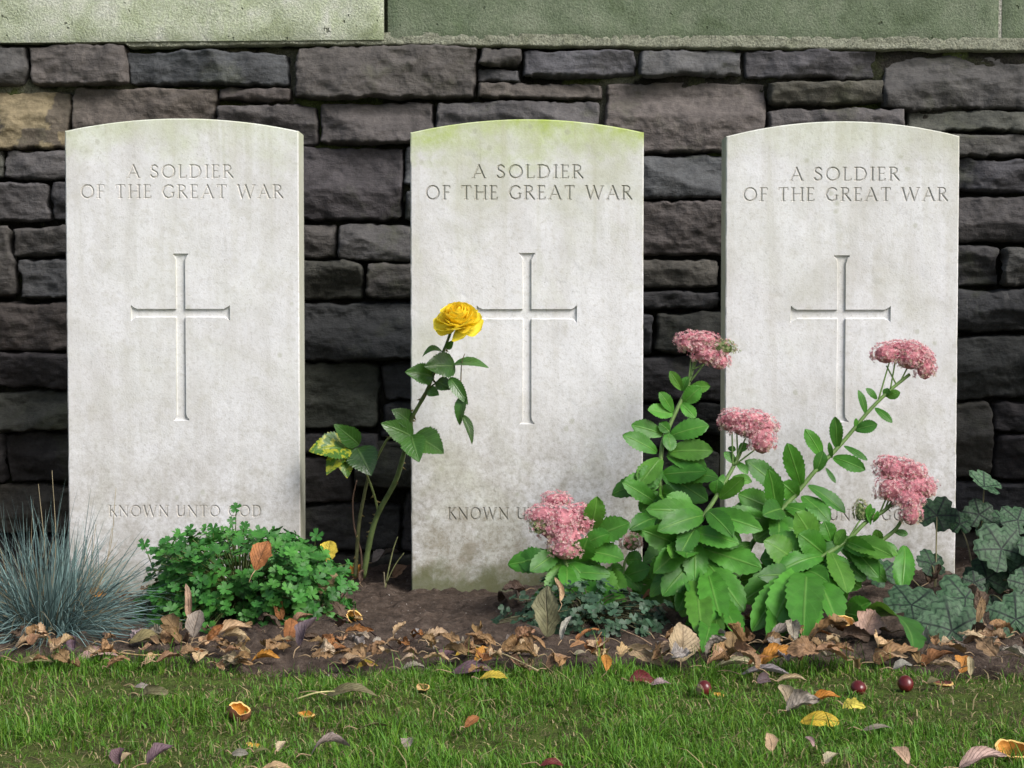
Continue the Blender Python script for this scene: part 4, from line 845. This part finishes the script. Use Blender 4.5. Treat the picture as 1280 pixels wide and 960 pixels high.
# ------------------------------------------------------------------ fallen leaves, husks, conkers, twigs
BR = dict(brown=(.28, .17, .085), tan=(.47, .34, .20), dark=(.11, .072, .05), pink=(.42, .29, .25), rust=(.30, .13, .045), grey=(.30, .26, .22), olive=(.17, .16, .075), yellow=(.55, .40, .045), orange=(.50, .22, .04), lemon=(.62, .54, .10), pale=(.50, .45, .35), purple=(.13, .085, .095), red=(.17, .03, .03), cream=(.45, .40, .25))
def fallen(px, py, L, w, ang, col, label, group=None, up=.0, curl=.9, shape='dry', roll=None, tilt=None, bow=.1, ruff=.05, stalk=True, serr=.05, name='fallen_leaf', zup=None):
    """px, py: where it lies; L, w in photograph pixels; ang: degrees in the ground plane; up: lean of the tip off the ground"""
    g = G(px, py); g[2] = (soil_h(*g[:2]) if g[1] > edge_y(g[0]) else lawn_h(*g[:2]) + .006) + .004 if zup is None else zup
    s = S(g[1]); a = R(ang); Lm, wm = L * s, w * s
    d = np.array([math.cos(a) * math.cos(up), math.sin(a) * math.cos(up), math.sin(up)])
    B = -d * Lm * .5; B[2] = 0.0 if up >= 0 else -d[2] * Lm; T = B + d * Lm
    N = np.array([rng.normal() * .35, -.45 + rng.normal() * .3, 1.0]) if roll is None else np.asarray(roll, float)
    c = np.array(BR[col]) * rng.uniform(.85, 1.15) * np.array([1 + rng.normal() * .05, 1, 1 + rng.normal() * .08])
    mb = MB(); sd = int(rng.integers(1 << 30))
    leaf(mb, B, T, wm, N, shape, serr, int(rng.integers(6, 11)), .12, bow, curl, ruff, c, 27, 13, sd, twist=rng.normal() * .5, stalky=True)
    if stalk: tube(mb, [B, B - d * Lm * .25 + np.array([0, 0, .004]), B - d * Lm * .45 + np.array([rng.normal() * .004, 0, .002])], .0008, .0005, np.array(BR['tan']) * .8, sides=5)
    v = np.concatenate(mb.v); g[2] += max(0, -v[:, 2].min() * .75)
    o = mb.build(name, M['dry']); o.location = g
    return tag(o, label, 'leaf', group)
FL = 'fallen leaves strewn over the bed edge and lawn'
for a in [
 # px, py, L, w, ang, colour, label, options
 (40, 812, 46, 22, 25, 'tan', 'long tan leaf rolled like a tube under the blue grass near the frame edge', dict(curl=2.0, up=.25)),
 (62, 806, 30, 14, -60, 'cream', 'narrow cream leaf bent over below the blue grass tuft', dict(curl=1.4, up=.5)),
 (45, 832, 46, 13, 2, 'olive', 'flat olive leaf on the turf edge below the rolled tan leaf', dict(curl=.5)),
 (122, 820, 62, 28, 8, 'pink', 'large pinkish grey folded leaf with long stalk in front of the blue grass', dict(curl=1.3, up=.12)),
 (90, 812, 26, 16, 110, 'purple', 'small upright purple leaf between blue grass and lawn', dict(up=.8, curl=1.3)),
 (185, 808, 48, 32, 20, 'olive', 'dark olive leaf lying behind the pinkish folded leaf', dict(curl=.5)),
 (213, 805, 40, 26, 130, 'brown', 'crumpled brown leaf between the blue grass and the cranesbill', dict(up=.5, curl=1.2)),
 (246, 810, 40, 26, 80, 'grey', 'grey leaf standing on its point below the cranesbill', dict(up=.9, curl=.8)),
 (235, 795, 50, 14, 110, 'pink', 'pale twisted strip of leaf hanging below the cranesbill', dict(up=1.0, curl=1.6)),
 (290, 806, 52, 22, 15, 'tan', 'long tan leaf arching along the cranesbill foot', dict(up=.2, curl=1.5)),
 (295, 828, 40, 12, 4, 'cream', 'narrow cream leaf lying along the grass edge', dict(curl=1.0)),
 (332, 820, 36, 22, 10, 'orange', 'orange leaf curled like a bowl below the cranesbill', dict(curl=1.6, up=.1)),
 (362, 806, 34, 22, 80, 'rust', 'upright rusty oval leaf below the cranesbill', dict(up=.9, curl=.7, shape='oval')),
 (385, 812, 48, 26, 60, 'purple', 'dark purple crumpled leaf beside the upright rusty leaf', dict(up=.7, curl=1.3)),
 (408, 772, 44, 28, 80, 'tan', 'pale tan drooping leaf at the right end of the cranesbill', dict(up=1.0, curl=.8, zup=.02)),
 (420, 812, 34, 24, 20, 'rust', 'dark golden leaf in the litter left of the bare soil', dict(curl=.8)),
 (440, 818, 32, 18, 20, 'tan', 'tan leaf lying below the orange husk by the bare soil', dict(curl=1.0, up=.2)),
 (459, 826, 30, 16, 30, 'yellow', 'yellow-brown leaf on the turf edge below the bare soil', dict(curl=.8)),
 (518, 832, 34, 18, 10, 'grey', 'torn grey leaf at the grass edge below the headstone', dict(curl=.8, serr=.2)),
 (558, 818, 30, 22, 60, 'purple', 'mauve crinkled leaf right of the bare soil', dict(up=.4)),
 (585, 818, 34, 16, 20, 'yellow', 'bright yellow leaf under a pale straw stalk', dict(curl=1.0, up=.15)),
 (605, 824, 36, 18, 45, 'orange', 'orange and cream leaf lying beside the bright yellow leaf', dict(curl=1.2, up=.3)),
 (592, 838, 56, 24, 5, 'purple', 'broad grey-purple leaf behind the ribbed golden leaf', dict(curl=.6)),
 (617, 846, 36, 18, 12, 'yellow', 'golden ribbed leaf on the grass below the columbine', dict(curl=.6, shape='oval', ruff=.08)),
 (633, 824, 32, 12, 80, 'grey', 'small pale curled leaf standing by the straw stalk', dict(up=1.0, curl=1.8)),
 (684, 800, 66, 34, 86, 'olive', 'large dark olive leaf standing upright in the columbine', dict(up=1.2, curl=.4, shape='oval', stalk=False)),
 (697, 790, 34, 13, 110, 'tan', 'tan curled leaf upper of the pair by the upright olive leaf', dict(up=1.0, curl=1.6, zup=.035)),
 (708, 806, 36, 14, 55, 'pale', 'pale curled leaf lower of the pair by the upright olive leaf', dict(up=.9, curl=1.8)),
 (726, 815, 18, 12, 5, 'cream', 'tiny rounded pale green leaf under the columbine', dict(shape='oval', curl=.3)),
 (698, 834, 38, 24, 30, 'brown', 'reddish brown ridged leaf below the pair of curled leaves', dict(up=.3, curl=1.0)),
 (757, 836, 30, 14, 90, 'orange', 'orange-brown pointed leaf standing at the grass edge', dict(up=.6)),
 (808, 822, 62, 24, -32, 'tan', 'long tan pointed leaf sloping down to the lawn below the columbine', dict(up=-.3, curl=.9)),
 (829, 812, 36, 12, -55, 'pink', 'mauve-pink folded leaf tucked against the long tan leaf', dict(up=-.3, curl=1.8)),
 (851, 828, 54, 42, 84, 'tan', 'large orange-tan square-cut leaf standing under the sedum', dict(up=.95, curl=.45, shape='oval')),
 (802, 846, 34, 22, 10, 'red', 'dark red torn leaf at the lawn edge under the long tan leaf', dict(curl=.9)),
 (826, 850, 26, 12, 5, 'pink', 'pale torn scrap at the lawn edge beside the dark red leaf', dict(curl=.7, serr=.3)),
 (925, 832, 70, 20, 0, 'cream', 'long cream leaf edge lying flat below the big sedum leaves', dict(curl=1.4)),
 (915, 815, 30, 26, 80, 'brown', 'brown peaked leaf below the big sedum leaves', dict(up=.7)),
 (980, 808, 56, 30, 10, 'grey', 'grey-brown curled leaf with a hole under the sedum tips', dict(curl=1.5, up=.2)),
 (972, 830, 50, 34, 20, 'orange', 'crumpled orange-brown leaf left of the conkers', dict(curl=.9, up=.3, ruff=.12)),
 (1032, 812, 66, 46, 25, 'brown', 'big crumpled brown leaf in the drift under the broken husk', dict(up=.3, ruff=.12, curl=.8, shape='maple')),
 (1086, 802, 46, 42, 60, 'pink', 'pinkish tan lobed leaf leaning beside the heuchera', dict(up=.6, shape='maple', curl=.5)),
 (1120, 828, 60, 34, 10, 'brown', 'wide pinkish brown leaf below the heuchera', dict(up=.25, ruff=.1, shape='maple')),
 (1172, 826, 44, 30, 5, 'rust', 'russet leaf in front of the largest heuchera leaf', dict(up=.35, shape='maple')),
 (960, 842, 70, 18, -18, 'grey', 'grey strip of leaf sloping onto the lawn', dict(curl=1.3)),
 (955, 850, 26, 20, 40, 'purple', 'small dark purple leaf on the lawn edge under the grey strip', dict(curl=1.2)),
 (990, 848, 40, 14, 6, 'cream', 'cream and green rolled leaf at the lawn edge', dict(curl=2.0)),
 (980, 880, 30, 24, 120, 'tan', 'tan crumpled leaf standing at the back of the lawn clump', dict(up=.9, curl=1.4)),
 (1004, 884, 46, 30, 10, 'grey', 'grey-tan crumpled leaf in the lawn clump above the golden leaf', dict(up=.3, curl=1.4, ruff=.12)),
 (1030, 878, 42, 20, -10, 'orange', 'orange-edged curled leaf in the lawn clump', dict(up=.3, curl=1.5)),
 (1025, 902, 50, 22, 2, 'yellow', 'golden yellow leaf lying flat on the lawn', dict(curl=.5, shape='oval', stalk=False, ruff=.03)),
 (1068, 880, 30, 22, -30, 'lemon', 'small lemon yellow lobed leaf on the lawn', dict(curl=.3, shape='maple', serr=.15)),
 (1205, 838, 34, 26, 60, 'orange', 'golden brown leaf at the lawn edge below the heuchera', dict(up=.5)),
 (1212, 850, 30, 12, 80, 'cream', 'narrow pale leaf upright at the lawn edge below the heuchera', dict(up=.8, curl=1.3)),
 (1128, 853, 26, 18, 10, 'grey', 'grey-pink leaf lying over the half covered conker', dict(up=.2, zup=.016, curl=1.0)),
 (1170, 856, 26, 18, 20, 'olive', 'yellow-green scrap of leaf beside the shaded conker', dict(curl=.6, serr=.2)),
 (962, 944, 26, 20, 100, 'tan', 'small tan leaf standing on the near lawn', dict(up=.9, curl=.9)),
 (1012, 934, 20, 10, 120, 'pink', 'thin grey-pink leaf scrap on the near lawn', dict(up=.5, curl=1.4)),
 (1040, 957, 26, 20, 30, 'cream', 'cream leaf at the lower frame edge beside the thin scrap', dict(up=.4)),
 (1125, 962, 34, 22, 120, 'tan', 'half hidden tan leaf at the bottom edge of the lawn', dict(up=.5)),
 (1228, 960, 66, 30, 10, 'pink', 'large curled pinkish leaf beside the big split husk', dict(up=.2, curl=1.3)),
 (1098, 908, 44, 10, 8, 'grey', 'flat grey leaf sunk in the lawn right of the golden leaf', dict(curl=.4)),
 (414, 940, 52, 26, 15, 'grey', 'folded grey leaf like a tent on the near lawn', dict(curl=1.3, up=.15, bow=.25, shape='oval')),
 (352, 930, 20, 14, 60, 'cream', 'small torn pale leaf on the lawn left of the folded leaf', dict(up=.5, serr=.3)),
 (328, 932, 22, 10, 10, 'olive', 'olive shred of leaf beside the small torn leaf', dict(curl=.5)),
 (440, 874, 66, 20, -8, 'olive', 'yellow-green leaf with long pale stalk lying in the lawn', dict(curl=.8, bow=.15)),
 (470, 905, 46, 12, 8, 'olive', 'narrow yellow-green leaf sunk in the lawn', dict(curl=.8)),
 (193, 875, 36, 20, 0, 'olive', 'dull dark green curled leaf on the lawn', dict(curl=1.4, up=.1, shape='oval')),
 (178, 861, 20, 9, 10, 'grey', 'small flat grey leaf behind the dull green curled leaf', dict(curl=.3)),
 (150, 945, 28, 24, 100, 'purple', 'dark purple leaf at the lower left of the lawn', dict(up=.6, curl=1.2)),
 (200, 950, 40, 24, 30, 'purple', 'dark purple leaf with pale tip at the lower lawn edge', dict(up=.5, curl=1.2)),
 (160, 940, 20, 14, 40, 'tan', 'small tan leaf between two dark purple leaves', dict(up=.4)),
 (345, 962, 40, 16, 8, 'tan', 'pale leaf cut by the bottom edge of the photo', dict(curl=.8)),
 (300, 938, 22, 12, 0, 'grey', 'faded flat leaf on the lawn near the small orange husk scrap', dict(curl=.3)),
 (510, 935, 22, 18, 80, 'grey', 'faint grey leaf upright in the near lawn', dict(up=.5)),
 (590, 906, 26, 14, 40, 'rust', 'rusty shred of leaf in the lawn below the headstone', dict(up=.4)),
 (690, 955, 30, 16, 10, 'red', 'dark red leaf sunk in the near lawn', dict(curl=.9)),
 (411, 742, 30, 24, 80, 'yellow', 'yellow leaf behind the cranesbill by the rose canes', dict(up=.9, curl=.4, shape='oval', zup=.045)),
 (448, 728, 26, 20, 60, 'orange', 'orange-brown leaf at the foot of the rose', dict(up=.7)),
 (328, 790, 44, 28, 60, 'rust', 'rusty leaf caught high on the front of the cranesbill', dict(up=.9, zup=.078, curl=.6, roll=(0, -1, .4))),
 (378, 795, 30, 22, 20, 'brown', 'brown leaf under the right end of the cranesbill', dict(up=.4)),
 (122, 788, 24, 13, 0, 'orange', 'tan leaf scrap caught in the blue grass tuft', dict(zup=.05, curl=.8, roll=(0, -.8, .6))),
 (1165, 722, 50, 18, -15, 'pink', 'pinkish leaf at the foot of the headstone behind the heuchera', dict(up=.2, zup=.03)),
 (1095, 748, 40, 20, -10, 'grey', 'pale grey twisted leaf in the shade behind the sedum', dict(up=.2, zup=.02)),
 (500, 725, 26, 16, 40, 'brown', 'brown leaf at the left foot of the middle headstone', dict(up=.5)),
 (482, 716, 40, 26, 30, 'grey', 'dark grey-green leaf in shade behind the bare stem', dict(up=.3, zup=.015)),
 (815, 776, 26, 16, 0, 'rust', 'orange-brown leaf caught on the columbine foliage', dict(up=.3, zup=.03)),
]:
    fallen(*a[:7], group=FL, **a[7])
# the drift: leaves that nothing tells apart
kinds = [('brown', 'crumpled brown leaf in the drift between bed and lawn'), ('dark', 'dark decayed leaf in the shade of the bed'), ('tan', 'curled tan leaf in the drift between bed and lawn'), ('grey', 'greyish dry leaf in the drift between bed and lawn'), ('rust', 'rusty red-brown leaf in the drift between bed and lawn')]
n = 0
while n < 225:
    px = random.uniform(-20, 1300) if n % 4 else random.uniform(180, 600); py = random.gauss(824, 13) if random.random() < .72 else random.uniform(715, 815)
    if 455 < px < 620 and py < 808: continue
    if py > 852 or (py > 838 and px < 470): continue
    k = random.choices(range(5), [4, 2, 3, 1.5, 1.3])[0] if py > 795 else random.choices(range(5), [2, 6, .6, .5, .5])[0]
    if k == 1 and py > 812: k = 0
    fallen(px, py, random.triangular(14, 56, 30) * (.75 if px < 560 else 1), random.uniform(11, 30) * (.75 if px < 560 else 1), random.uniform(0, 360), kinds[k][0], kinds[k][1], 'leaf drift along the bed', up=random.choice([.03, .06, .1, .2, .35, .7]), curl=random.uniform(.5, 1.7), ruff=random.uniform(.07, .20), serr=random.choice([.04, .12, .22]), shape=random.choice(['dry', 'dry', 'oval', 'maple']), zup=random.uniform(.0, .02) if py > 800 else None)
    n += 1

def husk(px, py, r, open_dir, label, frac=.55, outc=(.22, .10, .05), inc=(.62, .28, .06), squash=.8, zup=0.0, name='chestnut_husk', spines=26):
    g = G(px, py); s = S(g[1]); r = r * s; g[2] = (lawn_h(*g[:2]) + .004 if g[1] < edge_y(g[0]) else soil_h(*g[:2])) + r * .55 + zup
    root = thing(name, g, label, 'chestnut husk', 'split chestnut husks')
    n = nrm(open_dir); a = nrm(np.cross(n, [.2, .3, .9])); b = np.cross(n, a)
    nu, nv = 14, 28; q = np.linspace(0, math.pi * frac, nu)[:, None]; th = np.linspace(0, 2 * np.pi, nv)[None]
    q = q * (1 + .06 * np.sin(th * 3 + r * 900) + .03 * np.sin(th * 7))
    def sh(rad, bump): 
        rr = rad * (1 + bump * fbm(np.cos(th) * np.sin(q) * 4 + px, np.sin(th) * np.sin(q) * 4, np.cos(q) * 4, 3))
        return g + (rr * np.sin(q) * np.cos(th))[..., None] * a + (rr * squash * np.sin(q) * np.sin(th))[..., None] * b - (rr * np.cos(q))[..., None] * n
    o_, i_ = sh(r, .07), sh(r * .84, .09)
    mb = MB(); mb.add(o_.reshape(-1, 3), gridfaces(nu, nv), outc)
    for k in range(spines):
        i, j = rng.integers(2, nu - 1), rng.integers(nv); p = o_[i, j]; d = nrm(p - g); t = nrm(np.cross(d, rng.normal(size=3))); t2 = np.cross(d, t); h = r * .14
        mb.add([p + t * h * .4, p - t * h * .2 + t2 * h * .35, p - t * h * .2 - t2 * h * .35, p + d * h], [[0, 1, 3], [1, 2, 3], [2, 0, 3]], np.array(outc) * .8)
    mb.build('shell', M['husk_out'], root)
    mb = MB(); mb.add(i_.reshape(-1, 3), gridfaces(nu, nv), inc); rim = np.stack([o_[-1], i_[-1]], 0); mb.add(rim.reshape(-1, 3), gridfaces(2, nv), np.array([.75, .48, .16]))
    mb.build('lining', M['husk_in'], root)
husk(299, 888, 15, (.35, -.35, .85), 'round open orange chestnut husk on the lawn', .62, (.20, .085, .045), (.66, .30, .05))
husk(382, 885, 15, (-.1, -.3, .95), 'shallow crescent of orange husk right of the round open one', .32, (.50, .22, .04), (.64, .30, .05), .5)
husk(317, 915, 11, (.1, -.3, .95), 'small yellow-orange husk scrap on the lawn below the round open one', .34, (.55, .32, .05), (.70, .42, .07), .55)
husk(527, 860, 11, (-.3, -.4, .8), 'dark husk wedge with cream rim in the grass', .42, (.13, .065, .05), (.62, .42, .2), .6)
husk(443, 778, 12, (.5, -.7, .4), 'glossy orange husk half beside the bare soil', .5, (.35, .16, .05), (.80, .42, .10), .75)
husk(574, 769, 11, (0, -.3, .95), 'thin orange crescent husk lying on the bare soil', .26, (.50, .25, .06), (.62, .32, .08), .3, -.003, spines=6)
husk(1265, 936, 21, (-.1, -.55, .8), 'large split husk with orange flesh on the near lawn', .52, (.34, .16, .06), (.72, .34, .08), .75)
husk(1056, 803, 15, (.3, -.45, .8), 'brown broken husk with white rim on top of the leaf drift', .5, (.16, .075, .03), (.60, .36, .12), .7, .022)
husk(1178, 848, 17, (-.1, -.2, 1), 'flat husk fragment below the heuchera', .3, (.28, .12, .05), (.32, .12, .09), .5)
husk(900, 858, 9, (.2, -.4, .8), 'small orange husk piece touching the red conker', .32, (.45, .22, .05), (.58, .34, .06), .5, spines=8)
def conker(px, py, r, label, tilt, zup=0.0):
    g = G(px, py); s = S(g[1]); r *= s; g[2] = lawn_h(*g[:2]) + r * .9 + zup
    root = thing('conker', g, label, 'conker', 'conkers on the lawn edge')
    nu, nv = 15, 24; q = np.linspace(0, math.pi, nu)[:, None]; th = np.linspace(0, 2 * np.pi, nv)[None]; n = nrm(tilt); a = nrm(np.cross(n, [.9, .3, .1])); b = np.cross(n, a)
    rr = r * (1 + .05 * np.cos(2 * th) * np.sin(q) + .03 * np.cos(3 * q))
    V = g + (rr * np.sin(q) * np.cos(th))[..., None] * a + (rr * np.sin(q) * np.sin(th))[..., None] * b + (rr * .88 * np.cos(q))[..., None] * n
    F = gridfaces(nu, nv); hil = (F[:, 0] // nv) < 4
    for nm, f, c in (('nut', F[~hil], (.095, .012, .012)), ('hilum', F[hil], (.36, .22, .17))):
        ids, inv_ = np.unique(f, return_inverse=True); mb = MB(); mb.add(V.reshape(-1, 3)[ids], inv_.reshape(f.shape), c); mb.build(nm, M['nut'], root)
conker(880, 857, 11, 'bright red conker on the lawn under the sedum', (-.8, -.45, -.1)); conker(1073, 855, 10, 'round dark red conker in front of the big leaf drift', (.2, .5, -.8)); conker(1132, 854, 10.5, 'dark conker half covered by a leaf at the lawn edge', (.3, .8, -.5)); conker(1029, 774, 10, 'dark conker nestled under the sedum beside the broken husk', (.3, .4, .8), .03)

def twig(pts, r0, r1, col, label, cat='twig'):
    w = [G(p[0], p[1], p[2]) for p in pts]; mb = MB(); tube(mb, w, r0, r1, col, sides=6, bumps=.08)
    o = mb.build('twig' if cat == 'twig' else 'leaf_stalk', M['twig'], None, tuple(w[0])); return tag(o, label, cat, 'twigs on the bed')
twig([(446, 775, .012), (470, 795, .012), (492, 812, .006)], .0012, .0009, (.045, .025, .02), 'thin dark stalk running from the orange husk over bare soil')
twig([(497, 812, .005), (512, 802, .006), (526, 794, .008)], .0011, .0008, (.05, .028, .022), 'short dark stalk pointing right on the bare soil')
twig([(590, 806, .012), (630, 818, .014), (672, 838, .01)], .0014, .001, (.48, .40, .22), 'pale straw stalk lying over the yellow leaf')
twig([(776, 787, .02), (800, 797, .018), (815, 806, .012)], .0012, .0008, (.36, .24, .15), 'curved tan stalk below the columbine foliage')
twig([(640, 818, .01), (662, 806, .02), (680, 796, .03)], .0014, .001, (.15, .09, .06), 'brown twig slanting into the columbine foliage')
twig([(735, 812, .01), (745, 800, .02), (752, 790, .03)], .0012, .0008, (.25, .15, .08), 'short reddish twig upright in the columbine foliage')
twig([(370, 874, .012), (395, 866, .02), (418, 864, .018)], .0010, .0008, (.50, .46, .22), 'long pale yellow stalk on the lawn', 'leaf stalk')
twig([(150, 816, .012), (180, 819, .01), (205, 818, .008)], .0010, .0007, (.42, .30, .14), 'amber stalk of the folded pink-grey leaf', 'leaf stalk')
